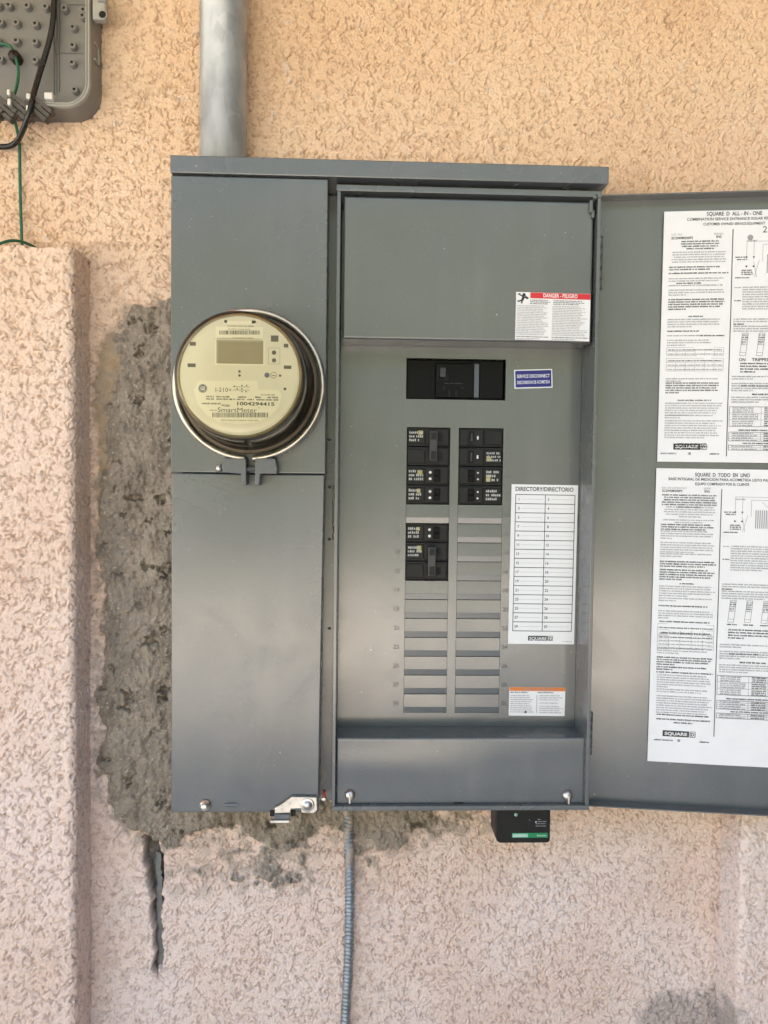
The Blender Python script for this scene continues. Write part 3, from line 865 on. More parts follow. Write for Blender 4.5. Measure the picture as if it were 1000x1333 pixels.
# upper and lower inner covers
uc1x = (ux(772, 300, YK) + ux(770, 440, YK)) / 2
uc0x = (ux(447, 260, YK) + ux(447, 430, YK)) / 2
ucz0 = (uz(450, 440.5, YK) + uz(768, 446.5, YK)) / 2
upper = sheet_cover('upper_cover', uc0x, uc1x, ucz0, rz1 - lip - 0.003, YK, YD - YK - 0.0012, 'paint_in', panel, 0.0010, seed=8, rad=0.0026)
lc0x = (ux(438, 965, YK) + ux(437, 1040, YK)) / 2
lc1x = (ux(763.5, 970, YK) + ux(760.5, 1040, YK)) / 2
lcz1 = (uz(440, 961, YK) + uz(760, 960, YK)) / 2
lcz0 = (uz(440, 1047.5, YK) + uz(760, 1046.5, YK)) / 2
lower = sheet_cover('bottom_cover', lc0x, lc1x, lcz0, lcz1, YK, YD - YK - 0.0012, 'paint_in', panel, 0.0008, nz=10, seed=9, rad=0.0026)
for (sx, sy) in ((455.5, 1034), (738, 1034.5)):
    c = U(sx, sy, YK)
    s_ = screw('screw', (c.x, YK - 0.0012, c.z), 0.0068, 'steel', lower, depth=0.006)
    bm = bmesh.new(); bm_box(bm, c.x - 0.0011, c.x + 0.0011, YK - 0.0105, YK - 0.006, c.z - 0.0085, c.z + 0.003, 0.0006)
    put('wing', from_bm(bm), 'steel', lower)
c = U(597, 1047, YK)
box('notch', c.x - 0.006, c.x + 0.006, YK - 0.0006, YK + 0.002, lcz0 - 0.001, lcz0 + 0.003, 'void', lower, 0)
# finger hook at the upper right of the inner cover
c = U(770, 268, YK)
bm = bmesh.new()
bm_box(bm, c.x - 0.004, c.x + 0.001, YK - 0.006, YK + 0.002, c.z - 0.010, c.z + 0.006, 0.0015)
bm_box(bm, c.x - 0.0005, c.x + 0.0035, YK - 0.004, YK + 0.002, c.z - 0.016, c.z - 0.006, 0.001)
bm_lathe(bm, [(0.0, -0.009), (0.003, -0.0085), (0.0035, -0.004), (0.0035, 0.0)], (c.x + 0.003, YK, c.z + 0.009), 'Y', 14)
put('cover_hook', from_bm(bm), 'paint', upper)

# hinge knuckles on the outer side of the rim
for (ya, yb) in ((318, 386), (918, 972)):
    za, zb = uz(783, ya, YB), uz(772, yb, YB)
    bm = bmesh.new()
    k = 5
    for i in range(k):
        z_a = za + (zb - za) * i / k; z_b = za + (zb - za) * (i + 0.93) / k
        bm_lathe(bm, [(0.0, 0), (0.0036, 0), (0.0036, z_b - z_a), (0.0, z_b - z_a)], (rx1 + 0.0042, 0.028, z_a), 'Z', 12)
    put('hinge', from_bm(bm), 'paint', panel)

# hasp on the strip between the covers: plate with two slotted eyes
hxx = ux(436, 665, YB - 0.004)
hz_a, hz_b = uz(436, 632, YB), uz(436, 702, YB)
bm = bmesh.new()
bm_box(bm, hxx - 0.0030, hxx + 0.0030, YB - 0.0045, YB + 0.001, hz_b, hz_a, 0.0012)
put('hasp', from_bm(bm), 'paint', panel)
hasp = bpy.data.objects[[o.name for o in panel.children if o.name.startswith('hasp')][-1]]
for yy in (646, 689):
    zc_ = uz(436, yy, YB)
    path = [Vector((hxx + 0.0024 * math.cos(a), YB - 0.006, zc_ + 0.0085 * math.sin(a))) for a in [2 * math.pi * i / 20 for i in range(21)]]
    tube('eye', path, 0.0009, 'steel', hasp, 6)
    bm = bmesh.new(); bm_lathe(bm, [(0.0, -0.0008), (0.0017, -0.0008), (0.0017, 0.0)], (hxx, YB - 0.0046, zc_), 'Y', 12)
    for v in bm.verts: v.co.z = zc_ + (v.co.z - zc_) * 3.2
    put('slot', from_bm(bm), 'void', hasp)
zz_a, zz_b = uz(437, 655, YB), uz(437, 682, YB)
tube('pin', [Vector((hxx + 0.001, YB - 0.0065, zz_a)), Vector((hxx + 0.001, YB - 0.0065, zz_b))], 0.0013, 'steel', hasp, 8)
for yy in (572, 634, 702, 818):
    c = U(429, yy, YB)
    screw('rivet', (c.x, YB, c.z), 0.0020, 'lug', panel, depth=0.0015)

# latch clip and fixings at the foot of the lower meter cover
def zl(zx, zy, Y): return U(250 + zx * 0.22, 1010 + zy * 0.22, Y)
out = [(490, 190), (520, 175), (590, 125), (735, 128), (740, 200), (720, 218), (650, 215), (645, 190), (585, 192), (578, 215), (492, 218)]
pts = [zl(a, b, YC - 0.006) for a, b in out]
bm = bmesh.new()
fr_ = [bm.verts.new((p.x, YC - 0.0065, p.z)) for p in pts]; bk = [bm.verts.new((p.x, YC - 0.0010, p.z)) for p in pts]
bm.faces.new(fr_)
for i in range(len(pts)): bm.faces.new((fr_[i], bk[i], bk[(i + 1) % len(pts)], fr_[(i + 1) % len(pts)]))
bmesh.ops.recalc_face_normals(bm, faces=bm.faces)
latch = put('latch_clip', from_bm(bm), 'steel', panel)
a, b = zl(490, 222, YC), zl(580, 262, YC)
box('tongue', a.x, b.x, YC - 0.003, YC + 0.001, b.z, a.z, 'lug', latch, 0.0006)
a, b = zl(466, 250, YC), zl(578, 266, YC)
box('tongue_edge', a.x, b.x, YC - 0.007, YC - 0.003, b.z, a.z, 'steel', latch, 0.0006)
for (q0, q1) in ((462, 488), (584, 612)):
    a, b = zl(q0, 205, YC), zl(q1, 236, YC)
    box('slot', a.x, b.x, YC - 0.0014, YC + 0.002, b.z, a.z, 'void', latch, 0)
c = zl(683, 172, YC - 0.0065)
lathe('rivet', [(0.0088, 0.0), (0.0084, -0.0015), (0.0068, -0.001), (0.0052, -0.0018), (0.0045, -0.0038), (0.0, -0.0045)], (c.x, YC - 0.0066, c.z), 'steel', latch, n=24)
c = zl(80, 172, YC)
lathe('screw', [(0.0070, 0.0), (0.0068, -0.0016), (0.0045, -0.002), (0.0045, -0.0075), (0.0036, -0.0085), (0.0, -0.0088)], (c.x, YC - 0.0006, c.z), 'steel', panel, n=18)
c = zl(232, 172, YC)
bm = bmesh.new(); bm_lathe(bm, [(0.0, -0.0016), (0.006, -0.0013), (0.0105, 0.0)], (c.x, YC - 0.0004, c.z), 'Y', 20)
for v in bm.verts: v.co.z = c.z + (v.co.z - c.z) * 0.22
put('pressed_louvre', from_bm(bm), 'paint', panel)
c = U(422, 1032, YB)
box('red_tag', c.x - 0.0015, c.x + 0.0018, YB - 0.003, YB, c.z - 0.005, c.z + 0.004, 'red', panel, 0.0005)
c = U(422, 1040, YB)
screw('screw', (c.x, YB - 0.0002, c.z), 0.0035, 'steel', panel, depth=0.002)

# ------------------------------------------------------------------ stickers on the panel
def lines_block(p, x0, x1, y1, y0, dy, cap, k, seed):
    r = random.Random(seed); y = y1; i = 0
    while y - cap > y0:
        p.words(x0, x1, y - cap, cap, k, seed * 97 + i, fill=r.uniform(0.75, 1.0)); y -= dy; i += 1
        if r.random() < 0.10: y -= dy * 0.6

# danger label
a, rot, w, h_ = plate_frame(YK - 0.0012, (672, 380), (768.8, 382.8), (672.5, 442))
p_ = Print(['paper'])
p_.slab(0, -h_, w, 0, 'paper')
p_.rect(0.19 * w, -0.125 * h_, w - 0.0002, -0.004 * h_, 'red')
p_.text('DANGER - PELIGRO', 0.19 * w + 0.405 * w, -0.098 * h_, 0.0050, 'white', width=0.46 * w, align='c', bold=0.02)
px0 = 0.02 * w
for (q0, q1, q2, q3, lw) in ((0.03, .04, .10, .10, .0016), (.10, .10, .085, .17, .0032), (.10, .10, .16, .14, .0016), (.085, .17, .02, .20, .0019),
                             (.085, .17, .075, .24, .0019), (.10, .06, .17, .13, .0012), (.02, .05, .06, .02, .0008)):
    p_.line(q0 * w, -q1 * h_, q2 * w, -q3 * h_, lw, 'ink')
p_.disc(.105 * w, -.055 * h_, .0021, 'ink')
lines_block(p_, .19 * w, .46 * w, -.155 * h_, -.26 * h_, .0021, .0012, 'ink', 11)
lines_block(p_, .50 * w, .95 * w, -.155 * h_, -.26 * h_, .0021, .0012, 'ink', 12)
lines_block(p_, .015 * w, .455 * w, -.275 * h_, -.90 * h_, .0021, .0011, 'ink2', 13)
lines_block(p_, .49 * w, .97 * w, -.275 * h_, -.90 * h_, .0021, .0011, 'ink2', 14)
p_.words(.015 * w, .44 * w, -.945 * h_, .0013, 'ink', 15); p_.words(.49 * w, .97 * w, -.945 * h_, .0013, 'ink', 16)
p_.words(.015 * w, .32 * w, -.985 * h_, .0011, 'ink2', 17); p_.words(.49 * w, .80 * w, -.985 * h_, .0011, 'ink2', 18)
p_.build('warning_label', facing(a.x, YK - 0.0016, a.z, rot), upper)

# blue service disconnect label
a, rot, w, h_ = plate_frame(YD - 0.0006, (669.3, 481.5), (718.9, 480.2), (669.5, 506))
p_ = Print(['paper'])
p_.slab(0, -h_, w, 0, 'paper')
p_.rect(0.0014, -h_ + 0.0014, w - 0.0014, -0.0014, 'blue')
p_.text('SERVICE DISCONNECT', w / 2, -0.44 * h_, 0.0046, 'white', width=0.86 * w, align='c', bold=0.015)
p_.text('DESCONEXION DE ACOMETIDA', w / 2, -0.76 * h_, 0.0043, 'white', width=0.86 * w, align='c', bold=0.015)
p_.build('service_disconnect_label', facing(a.x, YD - 0.0006, a.z, rot), dead)

# circuit directory
a, rot, w, h_ = plate_frame(YD - 0.0006, (666.2, 630.3), (752.8, 631.8), (663.2, 838))
p_ = Print(['paper'])
p_.slab(0, -h_, w, 0, 'paper')
p_.text('DIRECTORY/DIRECTORIO', w * 0.495, -0.040 * h_, 0.0056, 'ink', width=0.87 * w, align='c', bold=0.02)
tx0, tx1, ty1, ty0 = .065 * w, .955 * w, -.063 * h_, -.918 * h_
xm = (tx0 + tx1) / 2
for i in range(16):
    y_ = ty1 + (ty0 - ty1) * i / 15
    p_.rect(tx0, y_ - .00045, tx1, y_ + .00045, 'ink')
for x_ in (tx0, xm, tx1): p_.rect(x_ - .00045, ty0, x_ + .00045, ty1, 'ink')
for i in range(15):
    y_ = ty1 + (ty0 - ty1) * (i + 0.5) / 15
    for j, x_ in enumerate((tx0, xm)):
        p_.text(str(2 * i + 1 + j), x_ + 0.0044, y_ - 0.0017, 0.0036, 'ink', align='c', bold=0.015)
        p_.rect(x_ + 0.008, y_ - 0.00015, x_ + (xm - tx0) * 0.92, y_ + 0.00015, 'ink2')
p_.rect(.30 * w, -.978 * h_, .60 * w, -.948 * h_, 'ink')
p_.text('SQUARE', .45 * w, -.974 * h_, .0042, 'white', width=.26 * w, align='c', bold=.02, h=.0004)
p_.frame(.61 * w, -.978 * h_, .675 * w, -.948 * h_, .0007, 'ink')
p_.text('D', .6425 * w, -.974 * h_, .0040, 'ink', align='c', bold=.02)
p_.words(.82 * w, .96 * w, -.985 * h_, .0012, 'ink2', 31)
p_.build('circuit_directory', facing(a.x, YD - 0.0006, a.z, rot), dead)

# orange-headed label
a, rot, w, h_ = plate_frame(YD - 0.0006, (663.2, 894.2), (736.2, 895.0), (662.8, 931.5))
p_ = Print(['paper'])
p_.slab(0, -h_, w, 0, 'paper')
p_.rect(0.0002, -.135 * h_, w - .0002, -.002 * h_, 'orange')
p_.text('WARNING / ADVERTENCIA', w / 2, -.118 * h_, .0030, 'ink2', width=.55 * w, align='c')
p_.words(.02 * w, .33 * w, -.20 * h_, .0016, 'ink', 41); p_.words(.50 * w, .78 * w, -.20 * h_, .0016, 'ink', 42)
lines_block(p_, .02 * w, .46 * w, -.27 * h_, -.95 * h_, .0028, .0013, 'ink2', 43)
lines_block(p_, .54 * w, .97 * w, -.27 * h_, -.95 * h_, .0028, .0013, 'ink2', 44)
p_.rect(.49 * w, -.9 * h_, .50 * w, -.27 * h_, 'ink2')
p_.disc(.30 * w, -.87 * h_, .0017, 'ink')
p_.build('orange_warning_label', facing(a.x, YD - 0.0006, a.z, rot), dead)

# ------------------------------------------------------------------ door, swung open to the right
TH = R(8.2)
YF = 0.050                                     # hinge-side depth of the door's inner skin
hin = Vector((rx1 + 0.0015, YF, 0))
DM = Matrix.Translation(hin) @ Matrix.Rotation(-TH, 4, 'Z')
DMI = DM.inverted()
def ud(px_, py_):
    """door-frame coordinates (x along the door, z) of a point seen on the door's inner skin"""
    d = RM @ Vector(((px_ - 500.0) / F, -(py_ - 666.5) / F, -1.0))
    o = DMI @ CAM; dd = DMI.to_3x3() @ d
    q = o + dd * (-o.y / dd.y); return q.x, q.z
dw = rx1 - rx0 + 0.006
dzt = (ud(790, 261)[1] + ud(995, 257)[1]) / 2
dzb = (ud(790, 1043.5)[1] + ud(995, 1052)[1]) / 2
bm = bmesh.new()
nx_, nz_ = 16, 30
G = [[bm.verts.new((dw * i / nx_, -0.0022 * math.sin(math.pi * i / nx_) * math.sin(math.pi * j / nz_) - 0.0006 * math.sin(5.0 * j / nz_ + 2 * i / nx_), dzb + (dzt - dzb) * j / nz_)) for i in range(nx_ + 1)] for j in range(nz_ + 1)]
for j in range(nz_):
    for i in range(nx_):
        bm.faces.new((G[j][i], G[j][i + 1], G[j + 1][i + 1], G[j + 1][i])).smooth = True
fl = 0.019
bm_box(bm, 0.0, dw, -fl, 0.002, dzt, dzt + 0.0016, 0.0005)
bm_box(bm, 0.0, dw, -fl, 0.002, dzb - 0.0016, dzb, 0.0005)
bm_box(bm, dw - 0.0016, dw, -fl, 0.002, dzb + 0.0001, dzt - 0.0001, 0.0005)
bm_box(bm, 0.0, dw, 0.0021, 0.0030, dzb - 0.001, dzt + 0.001, 0.0)
me = from_bm(bm); me.transform(DM)
door = put('door', me, 'paint_in', panel, mat=DM)

def door_sheet(name, tl, tr, bl, draw, label):
    (x0, z0), (x1, z1), (x2, z2) = ud(*tl), ud(*tr), ud(*bl)
    rot = math.atan2(z1 - z0, x1 - x0)
    hh = math.hypot(x2 - x0, z2 - z0)
    # sheared a touch less than measured: keep it a true rectangle, rotation averaged from both edges
    rot2 = math.atan2(x2 - x0, z0 - z2)
    rot = 0.5 * rot + 0.5 * rot2
    p_ = Print(['paper'])
    draw(p_, hh)
    fr_ = DM @ Matrix.Translation((x0, -0.0035, z0)) @ Matrix.Rotation(R(90), 4, 'X') @ Matrix.Rotation(rot, 4, 'Z')
    o = p_.build(name, fr_, door)
    o['label'] = label
    return o

def instruction(p, h, es):
    """the two instruction sheets share a layout; es: the Spanish one"""
    k = 0.00098                                # metres per photograph pixel on the door
    w = 0.188
    p.slab(0, -h, w, 0, 'paper', grid=(12, 22))
    p.wave = lambda x, y: 0.0005 * math.sin(x * 46 + y * 9 + es) + 0.0004 * math.sin(y * 38 + 1.3 * es) + 0.0005
    sq = lambda v: v * k
    cx_ = 0.0895 if not es else 0.0885
    if es:
        p.text('SQUARE  D  TODO  EN  UNO', sq(84), -sq(10.0), sq(5.0), 'ink', width=sq(69), align='c', bold=.02)
        p.text('BASE INTEGRAL DE MEDICION PARA ACOMETIDA LISTO PARA SOLAR', sq(16), -sq(15.5), sq(3.6), 'ink', width=sq(146), bold=.015)
        p.text('EQUIPO COMPRADO POR EL CLIENTE', sq(84), -sq(21.5), sq(3.6), 'ink', width=sq(68), align='c', bold=.015)
        p.text('NO. DE CATALOGO', sq(8), -sq(27), sq(2.6), 'ink2', width=sq(31)); p.text('SERIE', sq(61), -sq(27), sq(2.6), 'ink2', width=sq(9))
        p.text('SC2040M200PS', sq(8), -sq(31), sq(3.0), 'ink', width=sq(26), bold=.02); p.text('SN2', sq(62), -sq(31), sq(3.0), 'ink', width=sq(7), bold=.02)
    else:
        p.text('SQUARE  D  ALL - IN - ONE', sq(88), -sq(6.5), sq(5.0), 'ink', width=sq(69), align='c', bold=.02)
        p.text('COMBINATION SERVICE ENTRANCE SOLAR READY DEVICE', sq(29), -sq(12.5), sq(3.6), 'ink', width=sq(128), bold=.015)
        p.text('CUSTOMER OWNED SERVICE EQUIPMENT', sq(88), -sq(18.8), sq(3.4), 'ink', width=sq(77), align='c', bold=.015)
        p.text('CAT. NO.', sq(10), -sq(31), sq(2.6), 'ink2', width=sq(14)); p.text('SERIES', sq(63), -sq(31), sq(2.6), 'ink2', width=sq(12))
        p.text('SC2040M200PS', sq(10), -sq(36), sq(3.2), 'ink', width=sq(27), bold=.02); p.text('SN2', sq(66), -sq(35), sq(3.2), 'ink', width=sq(7), bold=.02)
    H = h / k                                   # height in pixels
    y0 = 26 if es else 24
    xd = 84 if es else 87
    yend = H - (38 if es else 8)
    for i in range(40): p.rect(sq(xd) - .0005, -sq(y0 + (yend - y0) * (i + 1) / 40), sq(xd) + .0005, -sq(y0 + (yend - y0) * i / 40), 'ink', .0004)
    # left column: (top, lines, ink, centred, first x, last x, fraction of the last line)
    if es:
        L = [(34, 6, 'ink', 1, 8, 78, .4), (50, 5, 'ink2', 1, 10, 78, .4), (67, 2, 'ink2', 1, 8, 78, .5), (73, 3, 'ink', 0, 8, 79, .8), (82, 4, 'ink2', 0, 8, 76, .2),
             (97, 5, 'ink2', 0, 8, 80, .6), (112, 2, 'ink2', 0, 8, 76, .4), (122, 3, 'ink', 0, 8, 80, .8), (133, 5, 'ink', 0, 8, 78, .4), (151, 1, 'ink', 1, 34, 52, 1),
             (155, 5, 'ink2', 0, 8, 80, .5), (171, 2, 'ink2', 0, 8, 80, .3), (181, 1, 'ink', 0, 8, 70, 1), (188, 4, 'ink2', 0, 8, 80, .2), (202, 1, 'ink', 0, 10, 74, 1),
             (217, 1, 'ink', 0, 12, 74, 1), (238, 3, 'ink2', 0, 8, 78, .4), (250, 4, 'ink', 0, 8, 82, .3), (263, 2, 'ink', 0, 8, 76, .3), (270, 1, 'ink', 0, 8, 80, 1),
             (274, 6, 'ink2', 0, 9, 80, .2), (293, 2, 'ink2', 0, 9, 80, .8), (302, 8, 'ink2', 0, 9, 80, .9), (327, 1, 'ink', 1, 10, 76, 1), (333, 1, 'ink', 0, 10, 78, 1), (337, 1, 'ink', 1, 32, 56, 1)]
        T = [(206, 16, 5, 2), (221, 19, 5, 4)]
    else:
        L = [(38, 4, 'ink', 1, 22, 70, .7), (52, 5, 'ink2', 1, 10, 80, .95), (71, 2, 'ink', 0, 8, 76, .75), (79, 1, 'ink', 0, 8, 82, 1), (86, 2, 'ink2', 0, 8, 82, .85),
             (92, 1, 'ink', 0, 18, 48, 1), (95, 1, 'ink2', 0, 8, 76, 1), (101, 3, 'ink2', 0, 8, 82, .3), (113, 5, 'ink', 0, 8, 82, .3), (135, 1, 'ink', 1, 34, 52, 1),
             (139, 4, 'ink2', 0, 8, 76, .45), (154, 1, 'ink', 0, 8, 48, 1), (160, 1, 'ink2', 0, 8, 48, 1), (160, 1, 'ink', 0, 49, 80, 1), (166, 3, 'ink2', 0, 8, 66, .4),
             (216, 2, 'ink2', 0, 8, 82, .25), (221.5, 5, 'ink', 0, 8, 76, .25), (244, 1, 'ink', 1, 24, 66, 1), (248, 6, 'ink2', 0, 8, 80, .4), (264, 2, 'ink2', 0, 8, 72, .3),
             (271, 8, 'ink2', 0, 8, 80, .7), (301, 3, 'ink', 1, 22, 64, .6)]
        T = [(176, 11, 6, 2), (190, 17, 6, 3)]
    for i, (yt, nl, ink, cen, xa, xb, last) in enumerate(L):
        yy = yt
        p.para(sq(xa), sq(xb), -sq(yy), sq(3.15), nl, sq(1.9 if ink == 'ink' else 1.6), ink, 500 + i + 100 * es, last, bool(cen))
    for (yt, th, nc, nr) in T:
        p.frame(sq(8), -sq(yt + th), sq(80), -sq(yt), .0004, 'ink2')
        for j in range(1, nr): p.rect(sq(8), -sq(yt + th * j / nr), sq(80), -sq(yt + th * j / nr) + .00035, 'ink2')
        for j in range(1, nc): p.rect(sq(8 + 72 * j / nc), -sq(yt + th), sq(8 + 72 * j / nc) + .00035, -sq(yt + th / nr), 'ink2')
        for j in range(nr):
            p.words(sq(10), sq(78), -sq(yt + th * (j + .75) / nr), sq(1.6), 'ink2' if j else 'ink', 900 + j + yt, 1.0)
    # maker's mark
    yb = H - (35 if es else 16)
    xl = 20 if not es else 18.5
    p.rect(sq(xl), -sq(yb), sq(xl + 34), -sq(yb - 8), 'ink')
    p.text('SQUARE', sq(xl + 17), -sq(yb - 2), sq(4.2), 'white', width=sq(29), align='c', bold=.03, h=.0004)
    p.frame(sq(xl + 35), -sq(yb), sq(xl + 42), -sq(yb - 8), .0008, 'ink')
    p.text('D', sq(xl + 38.5), -sq(yb - 2), sq(4.2), 'ink', align='c', bold=.03)
    if es: p.words(sq(8), sq(31), -sq(yb + 6), sq(1.8), 'ink', 77)
    else: p.text('MADE IN MEXICO', sq(4), -sq(yb + 6), sq(2.0), 'ink', width=sq(20), bold=.02)
    p.disc(sq(xl + 21), -sq(yb + 5), sq(2.0), 'ink2'); p.words(sq(66), sq(78), -sq(yb + 6), sq(1.8), 'ink', 78)
    # right column: wiring diagram
    b = xd + 4
    if not es:
        p.text('25', sq(124), -sq(29), sq(8.5), 'ink', width=sq(11)); p.disc(sq(109), -sq(35), sq(3.6), 'ink2')
        p.text('25', sq(138), -sq(29), sq(8.5), 'ink', width=sq(11))
    dy = 0 if not es else 0
    p.words(sq(b + 14), sq(b + 26), -sq(40), sq(2.0), 'ink2', 61)
    yo = 40 if not es else 36
    for (x0_, y0_, x1_, y1_) in ((14, 0, 14, 24), (23, 0, 23, 24), (14, 0, 60, 0), (34, 4, 34, 26), (34, 4, 60, 4), (23, 26, 27, 46), (30, 24, 24, 46), (47, 6, 55, 14)):
        p.line(sq(b + x0_), -sq(yo + y0_ + .01), sq(b + x1_ + .01), -sq(yo + y1_), .0005, 'ink2')
    for q in range(7): p.line(sq(b + 40 + q * 2.6), -sq(yo + 17), sq(b + 40 + q * 2.6), -sq(yo + 41), .0013, 'ink2')
    p.words(sq(b), sq(b + 14), -sq(yo + 21), sq(1.8), 'ink', 63); p.words(sq(b + 2), sq(b + 14), -sq(yo + 24), sq(1.8), 'ink', 64)
    for q in range(3): p.words(sq(b + 8), sq(b + 21), -sq(yo + 38 + q * 2.6), sq(1.8), 'ink', 65 + q)
    p.words(sq(b), sq(b + 19), -sq(yo + 47.5), sq(1.7), 'ink', 69)
    for (xx_, yy_) in ((14, 20), (14, 32), (23, 20), (23, 32)): p.disc(sq(b + xx_), -sq(yo + yy_), sq(1.2), 'ink')
    yy = 98 if not es else 100
    p.words(sq(b), sq(b + 8), -sq(yy + 2), sq(1.5), 'ink2', 71); p.words(sq(b), sq(b + 8), -sq(yy + 19), sq(1.6), 'ink', 72)
    p.para(sq(b + 10), sq(178), -sq(yy), sq(3.1), 10 if not es else 11, sq(1.7), 'ink2', 81 + es, .5)
    yy = 139 if not es else 150
    p.para(sq(b), sq(178), -sq(yy), sq(3.1), 2, sq(1.7), 'ink2', 83 + es, .9)
    p.words(sq(b), sq(b + 14), -sq(yy + 8.4), sq(2.0), 'ink', 85)
    p.para(sq(b), sq(178), -sq(yy + 9.3), sq(3.1), 3 if not es else 4, sq(1.7), 'ink2', 86 + es, .6)
    yy = 158 if not es else 172
    for q in range(4):
        xo = b + 9 + q * 21
        c4 = [(xo + 2.5, yy), (xo + 10, yy), (xo + 7.5, yy + 29), (xo, yy + 29)]
        for i in range(4):
            (xa, ya), (xb, yb2) = c4[i], c4[(i + 1) % 4]
            p.line(sq(xa), -sq(ya), sq(xb), -sq(yb2), .0006, 'ink2')
        p.line(sq(xo + .6), -sq(yy + 25), sq(xo + 8), -sq(yy + 25), .0005, 'ink2')
        for i in range(5): p.words(sq(xo + 2.6 - i * .2), sq(xo + 8.8 - i * .2), -sq(yy + 3.5 + i * 2.9), sq(2.0), 'ink' if i % 2 else 'ink2', 120 + q * 7 + i)
    if not es:
        p.text('ON', sq(b + 12.5), -sq(yy + 36), sq(4.0), 'ink', width=sq(8), align='c', bold=.02)
        p.text('TRIPPED', sq(b + 36), -sq(yy + 36), sq(4.0), 'ink', width=sq(23), align='c', bold=.02)
        p.text('OFF', sq(b + 60), -sq(yy + 36), sq(4.0), 'ink', width=sq(11), align='c', bold=.02)
    else:
        for q in range(4): p.words(sq(b + 8 + q * 21), sq(b + 20 + q * 21), -sq(yy + 33), sq(1.9), 'ink', 133 + q)
    p.para(sq(b + 10), sq(178), -sq(yy + 38), sq(3.6), 4, sq(2.0), 'ink', 141 + es, .25)
    yy = 213 if not es else 230
    p.para(sq(b), sq(178), -sq(yy), sq(3.1), 2, sq(1.7), 'ink2', 143 + es, .3)
    p.para(sq(b), sq(178), -sq(yy + 9), sq(3.1), 4, sq(1.8), 'ink2', 145 + es, .3)
    p.words(sq(b + 12), sq(b + 48), -sq(yy + 14.0), sq(2.1), 'ink', 147)
    p.words(sq(b + 26), sq(b + 60), -sq(yy + 25), sq(2.2), 'ink', 148)
    p.para(sq(b), sq(178), -sq(yy + 27), sq(3.1), 3 if not es else 4, sq(1.7), 'ink2', 149 + es, .4)
    yy = 253 if not es else 272
    for (yt, th, nr) in ((yy, 26, 3), (yy + 33, 12, 4), (yy + 50, 7, 2)):
        p.frame(sq(b - 2), -sq(yt + th), sq(178), -sq(yt), .0005, 'ink')
        for j in range(1, nr): p.rect(sq(b - 2), -sq(yt + th * j / nr), sq(178), -sq(yt + th * j / nr) + .0004, 'ink2')
        for x_ in (b + 38, b + 62): p.rect(sq(x_), -sq(yt + th), sq(x_) + .0004, -sq(yt), 'ink2')
        for j in range(nr):
            for q in range(3 if th > 20 else 1):
                p.words(sq(b + 2), sq(b + 28 + 6 * (j % 2)), -sq(yt + th * j / nr + 2.6 + q * 2.6), sq(1.7), 'ink2', 160 + j + q * 5 + yt)
                p.words(sq(b + 42), sq(b + 60), -sq(yt + th * j / nr + 2.6 + q * 2.6), sq(1.7), 'ink', 170 + j + q * 5 + yt)
    p.words(sq(b + 10), sq(b + 70), -sq(yy + 31.5), sq(1.9), 'ink', 181); p.words(sq(b + 16), sq(b + 76), -sq(yy + 48.5), sq(1.9), 'ink', 182)

door_sheet('instruction_sheet', (863.8, 277), (1000, 274.4), (855.4, 601), lambda p, h: instruction(p, h, False), 'upper printed English instruction sheet')
door_sheet('instruction_sheet', (853.5, 609.5), (1000, 612.2), (843.5, 989.5), lambda p, h: instruction(p, h, True), 'lower printed Spanish instruction sheet')
for (sx, sy) in ((774, 1034), (788, 300)):
    x_, z_ = ud(sx, sy)
    q = DM @ Vector((max(x_, 0.004), 0, z_)); screw('rivet', q, 0.0012, 'steel', door, depth=0.001)

# ------------------------------------------------------------------ breakers
def marks(p, x0, y0, x1, y1, seed, yel):
    """worn white and yellow print on a breaker: rating and maker's lines too small to read"""
    r = random.Random(seed)
    hh = (y1 - y0)
    for i in range(3):
        y_ = y0 + hh * (0.06 + 0.33 * i)
        p.words(x0, x1, y_, hh * 0.22, 'worn', seed * 7 + i, fill=r.uniform(.7, 1.0), pitch=hh * 0.16)
    if yel: p.rect(x0 + (x1 - x0) * yel[0], y0 + hh * yel[1], x0 + (x1 - x0) * yel[2], y0 + hh * yel[3], 'yellow', .0003)

